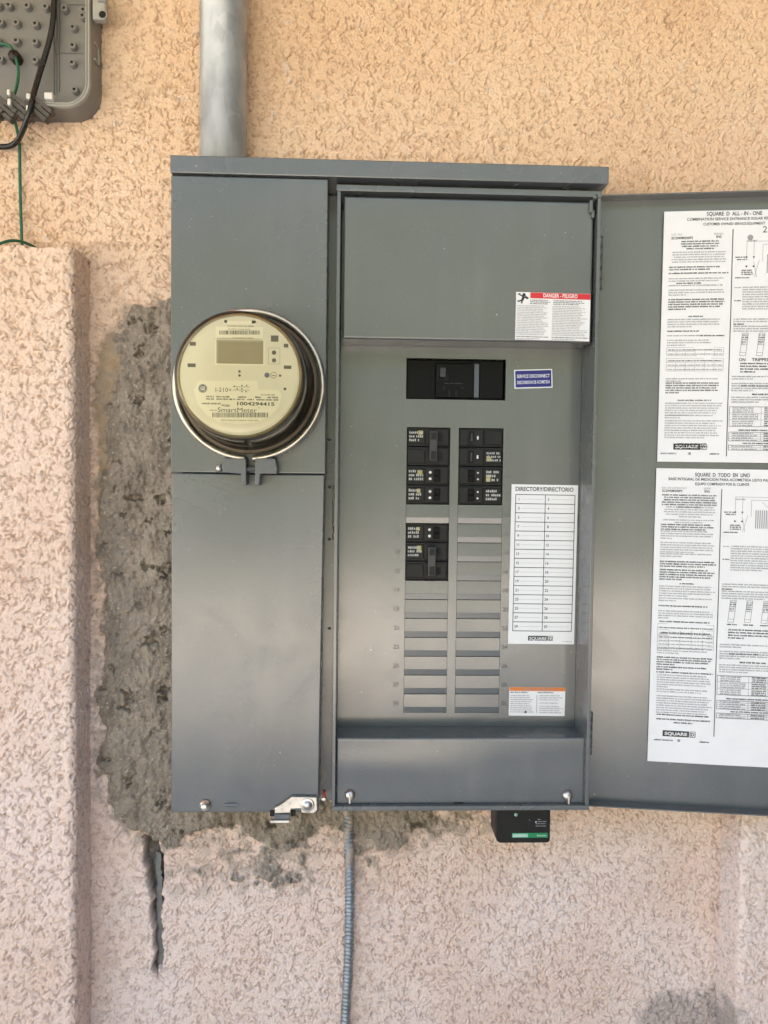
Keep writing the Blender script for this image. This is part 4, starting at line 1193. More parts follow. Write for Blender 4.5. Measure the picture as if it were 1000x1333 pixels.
def breaker(c0, c1, row, poles, kind, label, seed, left=True, yel=None):
    z1_, z0_ = ctop - row * pz - 0.0004, ctop - (row + poles) * pz + 0.0002
    root = thing('circuit_breaker', ((c0 + c1) / 2, YD + 0.004, z0_), label, 'circuit breaker', 'plug-in breakers in the panel')
    w = c1 - c0 - 0.001
    X_ = lambda t: (c0 + 0.0005 + w * t) if left else (c1 - 0.0005 - w * t)      # t: outer end -> centre bus
    def bx_(name, t0, t1, za, zb, ya, yb, mat, bev=0.0006, par=None):
        xa, xb = sorted((X_(t0), X_(t1)))
        return box(name, xa, xb, ya, yb, za, zb, mat, par or root, bev)
    bm = bmesh.new()
    for k in range(poles):
        zt, zb = z1_ - k * pz, z1_ - (k + 1) * pz + 0.0008
        bm_box(bm, min(X_(0), X_(1)), max(X_(0), X_(1)), YD + 0.0030, YD + 0.040, zb, zt, 0.0007)
        xa, xb = sorted((X_(0.02), X_(0.42))); bm_box(bm, xa, xb, YD + 0.0005, YD + 0.006, zb + 0.003, zt - 0.003, 0.0008)
        xa, xb = sorted((X_(0.44), X_(0.97))); bm_box(bm, xa, xb, YD + 0.0014, YD + 0.006, zb + 0.0016, zt - 0.0016, 0.0008)
    body = put('case', from_bm(bm), 'black2', root)
    zc_ = (z0_ + z1_) / 2
    if kind == 'tie':                       # two-pole with one tall tied handle
        h_ = bx_('handle', 0.51, 0.70, z0_ + 0.006, z1_ - 0.005, YD - 0.0085, YD + 0.004, 'handle', 0.0012)
        for za, zb in ((z1_ - 0.016, z1_ - 0.007), (z0_ + 0.008, z0_ + 0.019)):
            xa, xb = sorted((X_(0.545), X_(0.665)))
            bm = bmesh.new(); bm_box(bm, xa, xb, YD - 0.0095, YD - 0.008, za, zb, 0.0005)
            put('grip', from_bm(bm), 'black2', h_)
        for za, zb in ((z1_ - 0.018, z1_ - 0.007), (z0_ + 0.007, z0_ + 0.017)):
            bx_('handle_slot', 0.73, 0.84, za, zb, YD + 0.0009, YD + 0.0016, 'void', 0)
        rows_ = [(z1_ - 0.019, z1_ - 0.004)]
    elif kind == 'pair':                    # two-pole, slim handles
        rows_ = [(z0_ + 0.006, z0_ + 0.020)]
        for k in range(2):
            zm = z1_ - pz * (k + 0.5)
            bx_('handle', 0.70, 0.755, zm - 0.0055, zm + 0.006, YD - 0.007, YD + 0.003, 'handle', 0.0010)
            bx_('handle_slot', 0.66, 0.80, zm - 0.0085, zm + 0.0085, YD + 0.0009, YD + 0.0016, 'void', 0)
            bx_('window', 0.555, 0.59, zm - 0.002, zm + 0.0025, YD + 0.0007, YD + 0.0015, 'white', 0)
    else:                                   # tandem: two small rockers with white dots
        rows_ = [(z0_ + 0.005, z1_ - 0.004)]
        for s_ in (-1, 1):
            zm = zc_ + s_ * 0.0042
            bx_('handle', 0.64, 0.78, zm - 0.0036, zm + 0.0036, YD - 0.0035, YD + 0.003, 'black', 0.0009)
            if left or True:
                cx_ = X_(0.555)
                bm = bmesh.new(); bm_lathe(bm, [(0.0, -0.0006), (0.0019 if left else 0.0013, -0.0005), (0.0020 if left else 0.0014, 0.0006)], (cx_, YD + 0.0014, zm), 'Y', 14)
                put('indicator', from_bm(bm), 'white', root)
    p_ = Print(['white'])
    xa, xb = sorted((X_(0.05), X_(0.37)))
    for (za, zb) in rows_: marks(p_, 0, 0, xb - xa, zb - za, seed, yel)
    p_.build('print', facing(xa, YD + 0.00035, rows_[0][0]), root)
    return root

breaker(cl0, cl1, 0, 2, 'tie', 'topmost black double breaker with tall tied handle, upper left of the breaker columns', 1, True, (.66, .62, .98, 1.0))
breaker(cl0, cl1, 2, 1, 'tandem', 'black tandem breaker with two white dots directly under the topmost left double breaker', 2, True, (.62, .55, .98, .9))
breaker(cl0, cl1, 3, 1, 'tandem', 'black tandem breaker at the foot of the upper left group, above a blank plate', 3, True, (.60, .62, .85, .95))
breaker(cl0, cl1, 5, 1, 'tandem', 'black tandem breaker at the top of the separate lower left pair, under a blank plate', 4, True, (.60, .66, .85, .95))
breaker(cl0, cl1, 6, 2, 'tie', 'lowest black double breaker with brown-lit tied handle, left column', 5, True, (.66, .5, .98, 1.0))
breaker(cr0, cr1, 0, 2, 'pair', 'black double breaker with two slim handles at the top of the right column', 6, False, (.0, .05, .35, .5))
breaker(cr0, cr1, 2, 1, 'tandem', 'black tandem breaker in the middle of the right column group with yellow print', 7, False, (.0, .0, .3, .55))
breaker(cr0, cr1, 3, 1, 'tandem', 'black tandem breaker at the foot of the right column group with white print', 8, False, None)

# main breaker
mainb = thing('main_breaker', ((mb0 + mb1) / 2, YD + 0.004, mbb), 'wide black main breaker in its opening left of the blue label', 'main breaker')
def zm_(zx, zy, Y): return U(520 + zx * 0.15, 460 + zy * 0.15, Y)
bm = bmesh.new(); bm_box(bm, mb0 + .0008, mb1 - .0008, YD + 0.008, YD + 0.040, mbb + .0008, mbt - .0008, 0.001)
a, b = zm_(318, 80, YD), zm_(650, 388, YD)
bm_box(bm, a.x, b.x, YD + 0.001, YD + 0.010, b.z, a.z, 0.0014)
a2, b2 = zm_(700, 60, YD), zm_(905, 392, YD)
bm_box(bm, a2.x, b2.x, YD + 0.005, YD + 0.010, b2.z, a2.z, 0.001)
put('case', from_bm(bm), 'black', mainb)
a, b = zm_(330, 110, YD), zm_(424, 236, YD)
box('handle_well', a.x, b.x, YD + 0.0003, YD + 0.0012, b.z, a.z, 'void', mainb, 0)
a, b = zm_(350, 124, YD - .006), zm_(406, 212, YD - .006)
box('handle', a.x, b.x, YD - 0.010, YD + 0.003, b.z, a.z, 'handle', mainb, 0.0014)
a, b = zm_(652, 88, YD), zm_(692, 382, YD)
box('metal_strap', a.x, b.x, YD + 0.002, YD + 0.006, b.z, a.z, 'strap', mainb, 0.0006)
for (q0, r0, q1, r1) in ((376, 284, 398, 312), (428, 318, 442, 376), (486, 318, 500, 376), (535, 292, 562, 304)):
    a, b = zm_(q0, r0, YD), zm_(q1, r1, YD)
    box('raised_mark', a.x, b.x, YD + 0.0004, YD + 0.0016, b.z, a.z, 'void', mainb, 0.0)
p_ = Print(['ink2'])
o_ = zm_(320, 388, YD)
e_ = zm_(650, 80, YD)
p_.words((e_.x - o_.x) * .22, (e_.x - o_.x) * .7, (e_.z - o_.z) * .40, .0016, 'handle', 5)
p_.build('print', facing(o_.x, YD + 0.0008, o_.z), mainb)

# ------------------------------------------------------------------ meter, ring
def zmt(zx, zy, Y): return U(210 + zx * 0.24, 390 + zy * 0.24, Y)
ro = U(324.7, 501.5, -0.012)                   # ring centre
fo = U(311.5, 487.0, -0.100)                   # front of the cover
mc = Vector((fo.x * 0.8 + ro.x * 0.2 - 0.0012, 0, fo.z * 0.8 + ro.z * 0.2))
meter = thing('electric_meter', (mc.x, YC, mc.z - 0.08), 'round cream-faced electric meter under a clear cover on the grey cabinet', 'electric meter')
FY = -0.086
lathe('base', [(0.0, 0.0), (0.083, 0.0), (0.083, -0.020), (0.078, -0.026), (0.0, -0.026)], (mc.x, YC - 0.001, mc.z), 'innercan', meter, n=64)
lathe('inner_can', [(0.0675, -0.031), (0.0675, -0.055), (0.0660, -0.056), (0.0660, -0.0845), (0.0, -0.0845)], (mc.x, YC - 0.0006, mc.z), 'innercan', meter, n=64)
lathe('clear_cover', [(0.0815, -0.020), (0.0800, -0.024), (0.0770, -0.030), (0.0756, -0.045), (0.0725, -0.080), (0.0712, -0.094), (0.0697, -0.101), (0.0668, -0.1045), (0.0620, -0.1055), (0.030, -0.1060), (0.0, -0.1062)],
      (mc.x, YC, mc.z), 'clear', meter, n=72)
lathe('cover_rim', [(0.0662, -0.0780), (0.0690, -0.0785), (0.0694, -0.0900), (0.0672, -0.0915), (0.0660, -0.0900)], (mc.x, YC, mc.z), 'brass', meter, n=64)
# dial: everything printed on the cream face
p_ = Print(['face'])
def D2(zx, zy):
    q = zmt(zx, zy, FY); return q.x - mc.x, q.z - mc.z
p_.disc(0, 0, 0.0660, 'face', 0.0, 72)
def drect(x0, y0, x1, y1, k, h=.0002):
    a, b = D2(x0, y1), D2(x1, y0); p_.rect(a[0], a[1], b[0], b[1], k, h)
def dtext(t, x, y, capz, k, wz, align='l', bold=0.0, h=.0006):
    a = D2(x, y); s_ = (D2(100, 0)[0] - D2(0, 0)[0]) / 100
    p_.text(t, a[0], a[1], capz * s_, k, width=wz * s_, align=align, bold=bold, h=h)
s_ = (D2(100, 0)[0] - D2(0, 0)[0]) / 100
drect(295, 150, 552, 212, 'plate'); drect(345, 118, 515, 134, 'plate')
p_.words(*(D2(360, 0)[0], D2(500, 0)[0]), D2(0, 140)[1], 7 * s_, 'dialgrey', 3)
dtext('E179C 4196 PGE', 365, 164, 7, 'dialink', 120)
r = random.Random(5)
x_ = 316
while x_ < 530:
    wbar = r.choice((2, 3, 3, 5)); drect(x_, 168, x_ + wbar, 190, 'dialink', .0004); x_ += wbar + r.choice((2, 3, 4))
p_.words(D2(390, 0)[0], D2(500, 0)[0], D2(0, 203)[1], 6 * s_, 'dialgrey', 8)
drect(292, 214, 562, 354, 'plate'); drect(300, 222, 554, 346, 'dialgrey', .0004); drect(310, 232, 552, 346, 'lcd', .0006)
for (a_, b_, c_, d_) in ((155, 230, 188, 250), (143, 347, 187, 366), (665, 240, 690, 260), (665, 358, 706, 376), (595, 195, 636, 228), (342, 112, 358, 126), (492, 114, 512, 130)):
    drect(a_, b_, c_, d_, 'dialink')
for (a_, b_, rr) in ((612, 288, 12), (612, 330, 12), (425, 390, 7), (425, 412, 7), (645, 413, 7), (671, 485, 8)):
    c_ = D2(a_, b_); p_.disc(c_[0], c_[1], rr * s_, 'dialink', .0006)
a, b = D2(580, 350), D2(645, 262); p_.frame(a[0], a[1], b[0], b[1], 2 * s_, 'dialgrey')
c_ = D2(574, 410); p_.disc(c_[0], c_[1], 14 * s_, 'logo', .0006)
c_ = D2(610, 411); p_.disc(c_[0], c_[1], 18 * s_, 'dialgrey', .0006, r2=14 * s_)
p_.rect(c_[0] - 10 * s_, c_[1] - 4 * s_, c_[0] + 10 * s_, c_[1], 'dialink', .0006)
pl = [(205, 440), (520, 440), (527, 488), (636, 490), (654, 515), (640, 580), (590, 634), (520, 664), (420, 676), (310, 664), (240, 620), (195, 560), (178, 490)]
p_.poly([D2(*q) for q in reversed(pl)], 'plate', .0003)
c_ = D2(226, 482); p_.disc(c_[0], c_[1], 24 * s_, 'logo', .0005); p_.disc(c_[0], c_[1], 21 * s_, 'plate', .0006, r2=19.5 * s_)
dtext('GE', 226, 492, 21, 'plate', 26, 'c', .03, .0007)
dtext('I-210+', 295, 500, 24, 'dialink', 88)
a, b = D2(388, 508), D2(480, 456); p_.frame(a[0], a[1], b[0], b[1], 1.5 * s_, 'dialgrey')
for i in range(1, 3): drect(388, 456 + i * 17, 480, 458 + i * 17, 'dialgrey', .0005)
for (a_, b_) in ((438, 466), (438, 484), (438, 500), (398, 470), (412, 484), (460, 500), (464, 466)): c_ = D2(a_, b_); p_.disc(c_[0], c_[1], 4 * s_, 'dialink', .0005)
for (yy_, segs) in ((526, ((246, 285), (302, 370), (420, 466), (512, 540), (580, 640))), (539, ((246, 285), (302, 400), (412, 455), (470, 505), (520, 640)))):
    for q, (a_, b_) in enumerate(segs): p_.words(D2(a_, 0)[0], D2(b_, 0)[0], D2(0, yy_)[1], 9 * s_, 'dialink', int(yy_) + q)
p_.words(D2(545, 0)[0], D2(622, 0)[0], D2(0, 511)[1], 8 * s_, 'dialgrey', 4)
p_.words(D2(222, 0)[0], D2(322, 0)[0], D2(0, 564)[1], 9 * s_, 'dialink', 6)
dtext('1004294415', 412, 573, 19, 'dialink', 205, 'l', .03)
dtext('PG&E', 330, 580, 12, 'dialink', 42, 'l', .02)
dtext('SmartMeter', 306, 609, 26, 'dialink', 216)
dtext('R', 528, 592, 10, 'dialgrey', 8)
p_.words(D2(266, 0)[0], D2(300, 0)[0], D2(0, 600)[1], 8 * s_, 'dialgrey', 9)
x_ = 278
while x_ < 580:
    wbar = r.choice((2, 3, 3, 5)); drect(x_, 613, x_ + wbar, 639, 'dialink', .0005); x_ += wbar + r.choice((2, 3, 4))
p_.words(D2(328, 0)[0], D2(530, 0)[0], D2(0, 652)[1], 7 * s_, 'dialgrey', 12)
p_.build('dial', facing(mc.x, FY, mc.z), meter)

ring = thing('meter_ring', (ro.x, YC, ro.z - 0.1), 'shiny split metal clamp ring around the base of the meter', 'ring')
g = R(3.2)
lathe('band', [(0.0860, 0.002), (0.0900, 0.0), (0.0918, -0.004), (0.0922, -0.016), (0.0914, -0.0205), (0.0892, -0.0226), (0.0868, -0.0222), (0.0848, -0.0195), (0.0858, -0.0165), (0.0862, -0.004), (0.0860, 0.002)],
      (ro.x, YC, ro.z), 'ring', ring, n=90, a0=-math.pi / 2 + g, a1=1.5 * math.pi - g)
for s_ in (-1, 1):
    c = zmt(485 + s_ * 5, 880, -0.012)
    def lp(zx, zy): q = zmt(zx, zy, -0.014); return (q.x, q.z)
    if s_ < 0: o2 = [(345, 862), (462, 862), (465, 1005), (440, 1008), (435, 945), (345, 938), (330, 905)]
    else: o2 = [(620, 862), (512, 862), (510, 1005), (534, 1008), (540, 945), (628, 945), (632, 918)]
    pts = [lp(*q) for q in o2]
    bm = bmesh.new()
    f0 = [bm.verts.new((x_, -0.019, z_)) for x_, z_ in pts]; f1 = [bm.verts.new((x_, YC - 0.0015, z_)) for x_, z_ in pts]
    bm.faces.new(f0); bm.faces.new(list(reversed(f1)))
    for i in range(len(pts)): bm.faces.new((f0[i], f1[i], f1[(i + 1) % len(pts)], f0[(i + 1) % len(pts)]))
    bmesh.ops.recalc_face_normals(bm, faces=bm.faces)
    bmesh.ops.bevel(bm, geom=list(bm.edges), offset=0.0009, segments=2, affect='EDGES', profile=0.5)
    put('lug', from_bm(bm), 'lug', ring)
a, b = zmt(325, 915, -0.012), zmt(560, 915, -0.012)
lathe('bolt', [(0.0, 0.0), (0.0030, 0.0), (0.0030, b.x - a.x), (0.0, b.x - a.x)], (a.x, -0.010, a.z), 'lug', ring, axis='X', n=14)
a = zmt(296, 915, -0.012)
lathe('bolt_head', [(0.0, 0.0), (0.0040, 0.0005), (0.0052, 0.002), (0.0052, 0.0065), (0.0, 0.0066)], (a.x, -0.010, a.z), 'steel', ring, axis='X', n=6)

# ------------------------------------------------------------------ rigid conduit above the hood
cc = U(290.5, 190, 0.082)
cc0 = U(291.5, 0, 0.082)
bm = bmesh.new()
prof = [(0.0302, 1.2)]
prof += [(0.0302, 0.020)]
zt = 0.020
while zt > -0.005:                          # tapered thread at the end
    prof += [(0.0292, zt - 0.0004), (0.0300, zt - 0.0011), (0.0292, zt - 0.0018)]; zt -= 0.0022
bm_lathe(bm, prof, (cc.x, 0.082, hz1), 'Z', 56)
bmesh.ops.recalc_face_normals(bm, faces=bm.faces)
conduit = put('steel_conduit', from_bm(bm), 'zinc')
tag(conduit, 'thick galvanised steel conduit rising from the top of the panel hood', 'conduit')

# ------------------------------------------------------------------ surge protector under the panel
def zs_(zx, zy, Y): return U(630 + zx * 0.1, 1040 + zy * 0.1, Y)
SY = 0.030
a, b = zs_(178, 150, SY), zs_(868, 578, SY)
sp = thing('surge_protector', ((a.x + b.x) / 2, SY + 0.05, b.z), 'small black surge protector with green stripe mounted below the panel', 'surge protector')
bm = bmesh.new()
xa, xb, za, zb = a.x, b.x, b.z, a.z + 0.02
r_ = 0.004
prof = []
for (cx_, cz_, a0) in ((xb - r_, za + r_, -90), (xb - r_, zb - r_, 0), (xa + r_, zb - r_, 90), (xa + r_, za + r_, 180)):
    for i in range(6): t_ = R(a0 + 90 * i / 5); prof.append((cx_ + r_ * math.cos(t_), cz_ + r_ * math.sin(t_)))
rows_ = []
cxm, czm = (xa + xb) / 2, (za + zb) / 2
for (yy, sc, up) in ((SY + 0.0012, 0.985, 0), (SY, 0.965, 0), (SY + 0.004, 1.0, 0), (SY + 0.045, 1.0, 0.0), (SY + 0.055, 0.96, 0.012)):
    rows_.append([bm.verts.new((cxm + (x_ - cxm) * sc, yy, max(czm + (z_ - czm) * sc, za + up))) for x_, z_ in prof])
rows_ = rows_[1:]
for ra, rb in zip(rows_[:-1], rows_[1:]):
    for i in range(len(prof)): bm.faces.new((ra[i], ra[(i + 1) % len(prof)], rb[(i + 1) % len(prof)], rb[i])).smooth = True
bm.faces.new(rows_[0])
for v in [v for v in bm.verts if not v.link_faces]: bm.verts.remove(v)
bmesh.ops.recalc_face_normals(bm, faces=bm.faces)
hs = put('housing', from_bm(bm), 'black2', sp)
p_ = Print(['green'])
o_ = zs_(360, 520, SY)
def S2(zx, zy): q = zs_(zx, zy, SY); return q.x - o_.x, q.z - o_.z
a, b = S2(365, 505), S2(832, 440); p_.rect(a[0], a[1], b[0], b[1], 'green')
a, b = S2(372, 498), S2(575, 450); p_.rect(a[0], a[1], b[0], b[1], 'palegreen', .0003)
a = S2(385, 488); b = S2(565, 0); p_.text('SURGEBREAKER', a[0], a[1], .0025, 'white', width=b[0] - a[0], h=.0005)
a = S2(690, 484); b = S2(822, 0); p_.text('Schneider', a[0], a[1], .0026, 'white', width=b[0] - a[0], h=.0005)
for i, yy in enumerate((272, 300, 328, 358)):
    p_.words(S2(680 if i else 705, 0)[0], S2(815 if i else 740, 0)[0], S2(0, yy)[1], .0012, 'ink2', 50 + i)
c = S2(676, 300); p_.disc(c[0], c[1], .0009, 'white')
p_.build('front_label', facing(o_.x, SY - 0.0002, o_.z), sp)
c = zs_(418, 205, SY)
lathe('status_light', [(0.0024, 0.001), (0.0022, -0.0006), (0.0, -0.0012)], (c.x, SY, c.z), 'palegreen', sp, n=16)
c = zs_(602, 278, SY)
lathe('button', [(0.0022, 0.001), (0.0020, -0.0005), (0.0, -0.0006)], (c.x, SY, c.z), 'handle', sp, n=16)

# ------------------------------------------------------------------ flexible conduit below the panel
FYc = YW - 0.009
pth = catmull([U(453, 1040, FYc), U(454, 1090, FYc), U(455.5, 1160, FYc), U(454, 1240, FYc), U(449.5, 1333, FYc), U(447, 1400, FYc)], 60)
L = [0.0]
for a, b in zip(pth[:-1], pth[1:]): L.append(L[-1] + (b - a).length)
pitch = 0.0056
def frad(i):
    t_ = (L[i] / pitch) % 1.0
    return 0.0050 + 0.0024 * (0.5 + 0.5 * math.cos(2 * math.pi * t_)) ** 1.3
flex = thing('flexible_conduit', pth[-1], 'thin ribbed flexible metal conduit running down the wall below the panel', 'conduit')
tube('armour', pth, frad, 'flexzinc', flex, 16)
# cement dried onto its upper end
rnd = random.Random(3)
seg = [p for p in pth if p.z > uz(455, 1150, FYc)]
ph = [rnd.uniform(0, 6) for _ in range(6)]
bm = bmesh.new()
rows_ = []
for i, p in enumerate(seg):
    row = []
    f_ = 1.0 - 0.45 * i / len(seg)
    for k in range(18):
        a_ = 2 * math.pi * k / 18
        rr = 0.0056 + 0.0030 * f_ * (0.5 + 0.5 * math.sin(a_ * 2 + ph[0] + i * 0.11) * math.sin(i * 0.23 + ph[1] + a_)) + rnd.uniform(-.0006, .0006)
        if math.sin(i * 0.17 + a_ * 1.5 + ph[2]) > 0.55: rr -= 0.0022
        row.append(bm.verts.new(p + Vector((math.cos(a_) * rr, math.sin(a_) * rr, 0))))
    rows_.append(row)
for ra, rb in zip(rows_[:-1], rows_[1:]):
    for k in range(18): bm.faces.new((ra[k], ra[(k + 1) % 18], rb[(k + 1) % 18], rb[k])).smooth = True
me = from_bm(bm)
at_ = me.attributes.new('cement', 'FLOAT', 'POINT'); at_.data.foreach_set('value', np.full(len(me.vertices), 0.75, np.float32))
put('cement_smear', me, 'stucco', flex)

# ------------------------------------------------------------------ telecom enclosure, top left
def zb_(zx, zy, Y): return U(zx * 0.15, zy * 0.15, Y)
BYF, BYI = YW - 0.040, YW - 0.010              # rim front, inner floor
oc = U(118.5, 141, BYF)                        # outer corner of the rim
bx0, bz1 = oc.x - 0.30, oc.z + 0.34
tb = thing('utility_enclosure', ((bx0 + oc.x) / 2, YW, oc.z), 'grey plastic telecom enclosure without its lid, high on the wall at left', 'utility box')
def rrect(x0, x1, z0, z1, r, n=10):
    pts = []
    for (cx_, cz_, a0) in ((x1 - r, z0 + r, -90), (x1 - r, z1 - r, 0), (x0 + r, z1 - r, 90), (x0 + r, z0 + r, 180)):
        for i in range(n + 1): t_ = R(a0 + 90 * i / n); pts.append((cx_ + r * math.cos(t_), cz_ + r * math.sin(t_)))
    return pts
def rloop(bm, specs):
    rows = []
    for (ins, r, y) in specs:
        rows.append([bm.verts.new((x_, y, z_)) for x_, z_ in rrect(bx0 + ins, oc.x - ins, oc.z + ins, bz1 - ins, r)])
    for ra, rb in zip(rows[:-1], rows[1:]):
        for i in range(len(ra)):
            bm.faces.new((ra[i], ra[(i + 1) % len(ra)], rb[(i + 1) % len(ra)], rb[i])).smooth = True
    return rows
bm = bmesh.new()
rows_ = rloop(bm, [(-0.001, 0.034, YW + 0.01), (0.0, 0.033, BYF + 0.008), (0.0012, 0.032, BYF + 0.0055)])
bmesh.ops.recalc_face_normals(bm, faces=bm.faces)
put('side_wall', from_bm(bm), 'boxgrey', tb)
bm = bmesh.new()
rows_ = rloop(bm, [(0.0012, 0.032, BYF + 0.0056), (0.0014, 0.0317, BYF + 0.001), (0.0022, 0.031, BYF), (0.0036, 0.0297, BYF), (0.0041, 0.029, BYF + 0.0030),
                   (0.0052, 0.028, BYF + 0.0030), (0.0056, 0.0276, BYF + 0.0006), (0.0070, 0.0262, BYF + 0.0006), (0.0075, 0.0257, BYI)])
bmesh.ops.recalc_face_normals(bm, faces=bm.faces)
put('rim', from_bm(bm), 'boxrim', tb)
bm = bmesh.new(); bm.faces.new([bm.verts.new((x_, BYI, z_)) for x_, z_ in rrect(bx0 + .003, oc.x - .003, oc.z + .003, bz1 - .003, .030)])
floor_ = put('inner_floor', from_bm(bm), 'boxgrey', tb)
# moulded ribs on the floor
for (q0, r0, q1, r1) in ((468, -40, 474, 850), (492, -40, 498, 830), (514, -40, 520, 800), (520, 462, 728, 470), (585, 42, 745, 48), (490, 462, 520, 468)):
    a, b = zb_(q0, r0, BYI), zb_(q1, r1, BYI)
    box('rib', min(a.x, b.x), max(a.x, b.x), BYI - 0.0022, BYI, min(a.z, b.z), max(a.z, b.z), 'boxgrey', floor_, 0.0004)
bm = bmesh.new()
bm_lathe(bm, [(0.0052, 0.012), (0.0046, 0.0), (0.0042, -0.0004), (0.0019, -0.0004), (0.0018, 0.006)], (0, 0, 0), 'Y', 20)
bmesh.ops.recalc_face_normals(bm, faces=bm.faces)
so = from_bm(bm, 'standoff'); so.materials.append(M['boxgrey'])
bm = bmesh.new(); bm_lathe(bm, [(0.0, 0), (0.00175, 0.0)], (0, 0.0, 0), 'Y', 14)
hole = from_bm(bm, 'screw_hole'); hole.materials.append(M['void'])
for (q, r_) in ((72, 38), (232, 43), (392, 52), (556, 66), (720, 80), (715, 130), (138, 190), (303, 199), (630, 230), (138, 346), (302, 356), (628, 388), (302, 516),
                (624, 538), (0, 185), (-20, 345), (0, 505), (645, 772), (-20, 38), (150, -110), (310, -105), (470, -100), (630, -95)):
    c = zb_(q, r_, BYI - 0.008)
    register(bpy.data.objects.new('standoff', so), Matrix.Translation((c.x, BYI - 0.008, c.z)), floor_)
    register(bpy.data.objects.new('screw_hole', hole), Matrix.Translation((c.x, BYI - 0.0085, c.z)), floor_)
# mounting ear at the right edge
a, b = zb_(805, -60, BYF + 0.004), zb_(925, 182, BYF + 0.004)
bm = bmesh.new(); bm_box(bm, a.x, b.x, BYF + 0.001, BYF + 0.012, b.z, a.z, 0.0028, 3)
ear = put('mounting_ear', from_bm(bm), 'boxrim', tb)
c = zb_(888, 122, BYF)
bm = bmesh.new(); bm_lathe(bm, [(0.0, 0.0), (0.0045, 0.0)], (c.x, BYF + 0.0007, c.z), 'Y', 20); put('screw_hole', from_bm(bm), 'void', ear)
bm = bmesh.new(); bm_lathe(bm, [(0.0046, 0.0002), (0.0052, -0.0006), (0.0060, 0.0002)], (c.x, BYF + 0.0009, c.z), 'Y', 20); put('hole_collar', from_bm(bm), 'boxrim', ear)
a = zb_(888, 8, BYF); box('ear_slot', a.x - .006, a.x + .006, BYF + 0.0004, BYF + 0.002, a.z - .0018, a.z + .0012, 'boxgrey', ear, 0.0003)
# catch on the outer side
xs_ = oc.x + 0.0012
for (y0_, y1_, z0p, z1p) in ((0.010, 0.026, 402, 414), (0.010, 0.026, 540, 552), (0.024, 0.027, 414, 540)):
    za, zb = zb_(830, z1p, YW - 0.02).z, zb_(830, z0p, YW - 0.02).z
    box('catch', xs_ - 0.002, xs_ + 0.0014, BYF + y0_, BYF + y1_, za, zb, 'boxrim', tb, 0.0004)
# cable entry comb: slanted rubber fingers and white pegs
for i, q in enumerate((-190, -70, 70, 235)):
    a = zb_(q, 845, BYF); b = zb_(q + 190, 1010, BYF)
    d = Vector((b.x - a.x, 0, b.z - a.z)); L_ = d.length; d.normalize(); nn = Vector((-d.z, 0, d.x))
    for k in range(3):
        bm = bmesh.new()
        o_ = Vector((a.x, 0, a.z)) - nn * (0.0062 * (k - 1)); wv = nn * 0.0026
        vs0 = [o_ - wv, o_ + d * L_ - wv, o_ + d * L_ + wv, o_ + wv]
        f0 = [bm.verts.new((v.x, BYF - 0.003 + 0.0012 * k, v.z)) for v in vs0]; f1 = [bm.verts.new((v.x, BYF + 0.010, v.z)) for v in vs0]
        bm.faces.new(f0)
        for j in range(4): bm.faces.new((f0[j], f1[j], f1[(j + 1) % 4], f0[(j + 1) % 4]))
        bmesh.ops.recalc_face_normals(bm, faces=bm.faces)
        bmesh.ops.bevel(bm, geom=list(bm.edges), offset=0.0006, segments=2, affect='EDGES')
        put('comb_finger', from_bm(bm), 'boxdark', tb)
for (q, r_, w_, h2) in ((75, 800, 30, 50), (80, 885, 30, 60), (245, 835, 36, 50), (243, 940, 32, 55), (422, 832, 74, 62)):
    a, b = zb_(q - w_ / 2, r_ - h2 / 2, BYF - 0.006), zb_(q + w_ / 2, r_ + h2 / 2, BYF - 0.006)
    box('peg', a.x, b.x, BYF - 0.007, BYF + 0.004, b.z, a.z, 'peg', tb, 0.0012)
c = zb_(128, 490, BYI - 0.01)
bm = bmesh.new(); bm_lathe(bm, [(0.0075, 0.010), (0.0075, -0.004), (0.006, -0.006), (0.0025, -0.0062), (0.002, -0.009), (0.0, -0.009)], (c.x, BYI - 0.010, c.z), 'Y', 8)
put('terminal_knob', from_bm(bm), 'knob', tb)

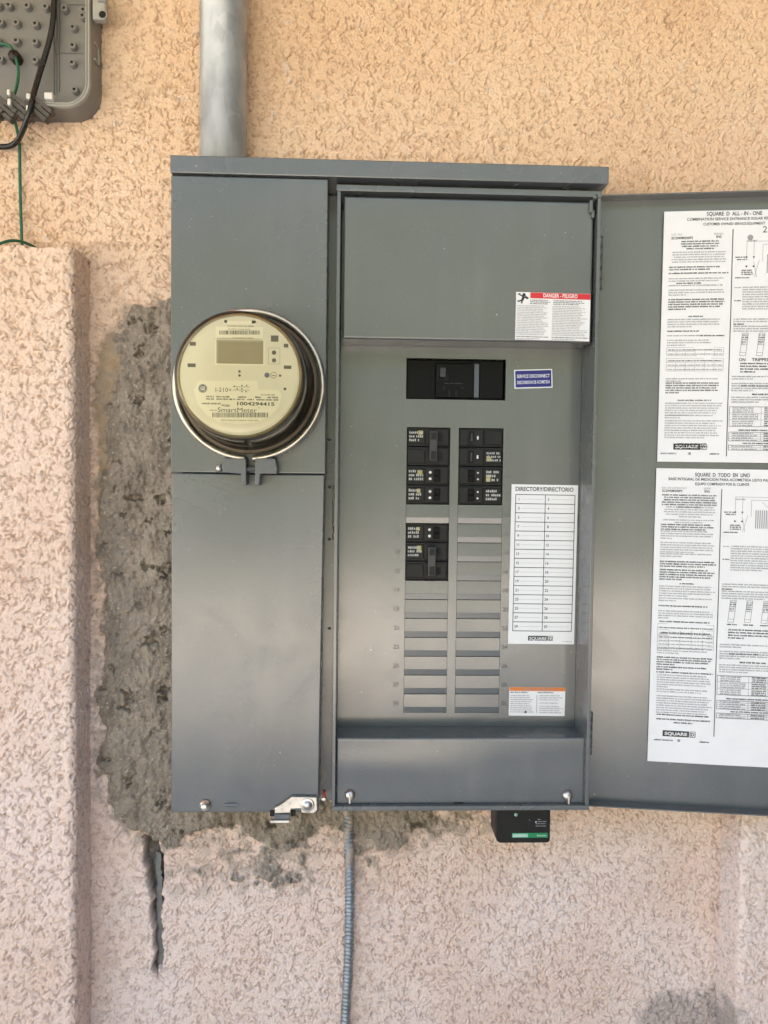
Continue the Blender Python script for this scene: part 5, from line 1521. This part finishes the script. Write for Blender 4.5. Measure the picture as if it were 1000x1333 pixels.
# ------------------------------------------------------------------ cables
def pxpath(pts, per=8): return catmull([U(a, b, y) for a, b, y in pts], per)
bc = thing('black_cable', U(15, 190, YW - 0.03), 'thick black cable hanging in a loop out of the grey enclosure', 'cable')
tube('jacket', pxpath([(70.5, -40, BYI - .014), (70, 5, BYI - .014), (69, 28, BYI - .014), (64, 55, BYI - .014), (54, 88, BYI - .016), (46, 115, BYI - .024), (43, 128, BYF - .002),
                       (38, 146, BYF - .004), (31, 167, BYF + .004), (22, 184, YW - .022), (8, 191, YW - .018), (-20, 188, YW - .02), (-40, 175, YW - .02)], 8), 0.0036, 'cable', bc, 12)
tube('tracer', pxpath([(71.8, -40, BYI - .0172), (71.3, 5, BYI - .0172), (70.3, 28, BYI - .0172), (65.3, 55, BYI - .0172), (55.3, 88, BYI - .0192), (47.2, 115, BYI - .0272), (44, 127, BYF - .0052)], 8), 0.0010, 'cable', bc, 8)
gw = thing('green_wire', U(28, 312, YW - .01), 'thin green ground wire dropping from the grey enclosure to the pilaster top', 'wire')
tube('drop', pxpath([(-30, 60, BYI - .012), (-2, 57, BYI - .012), (12, 60, BYI - .013), (18, 68, BYI - .014), (22, 80, BYI - .014), (24, 95, BYI - .013), (22, 112, BYI - .02), (18.5, 124, BYF + .002),
                     (15.5, 138, BYF + .001), (17.5, 150, BYF + .004), (22, 168, YW - .02), (25.5, 190, YW - .010), (26, 230, YW - .008), (27, 270, YW - .008), (28.5, 312, YW - .010), (29.5, 335, YW - .02)], 8), 0.0020, 'wire', gw, 10)
gw2 = thing('green_wire', U(10, 316, PY), 'thin green wire lying along the top of the pilaster at the left edge', 'wire')
tube('jacket', pxpath([(-40, 332, PY + .004), (-12, 323, PY + .006), (3, 316, PY + .010), (16, 313.2, PY + .02), (30, 315.0, PY + .03), (46, 322, PY + .045)], 8), 0.0019, 'wire', gw2, 10)

print('objects', len(bpy.data.objects), 'tris', sum(sum(len(p.vertices) - 2 for p in m.polygons) if len(m.polygons) < 50000 else 2 * len(m.polygons) for m in bpy.data.meshes))
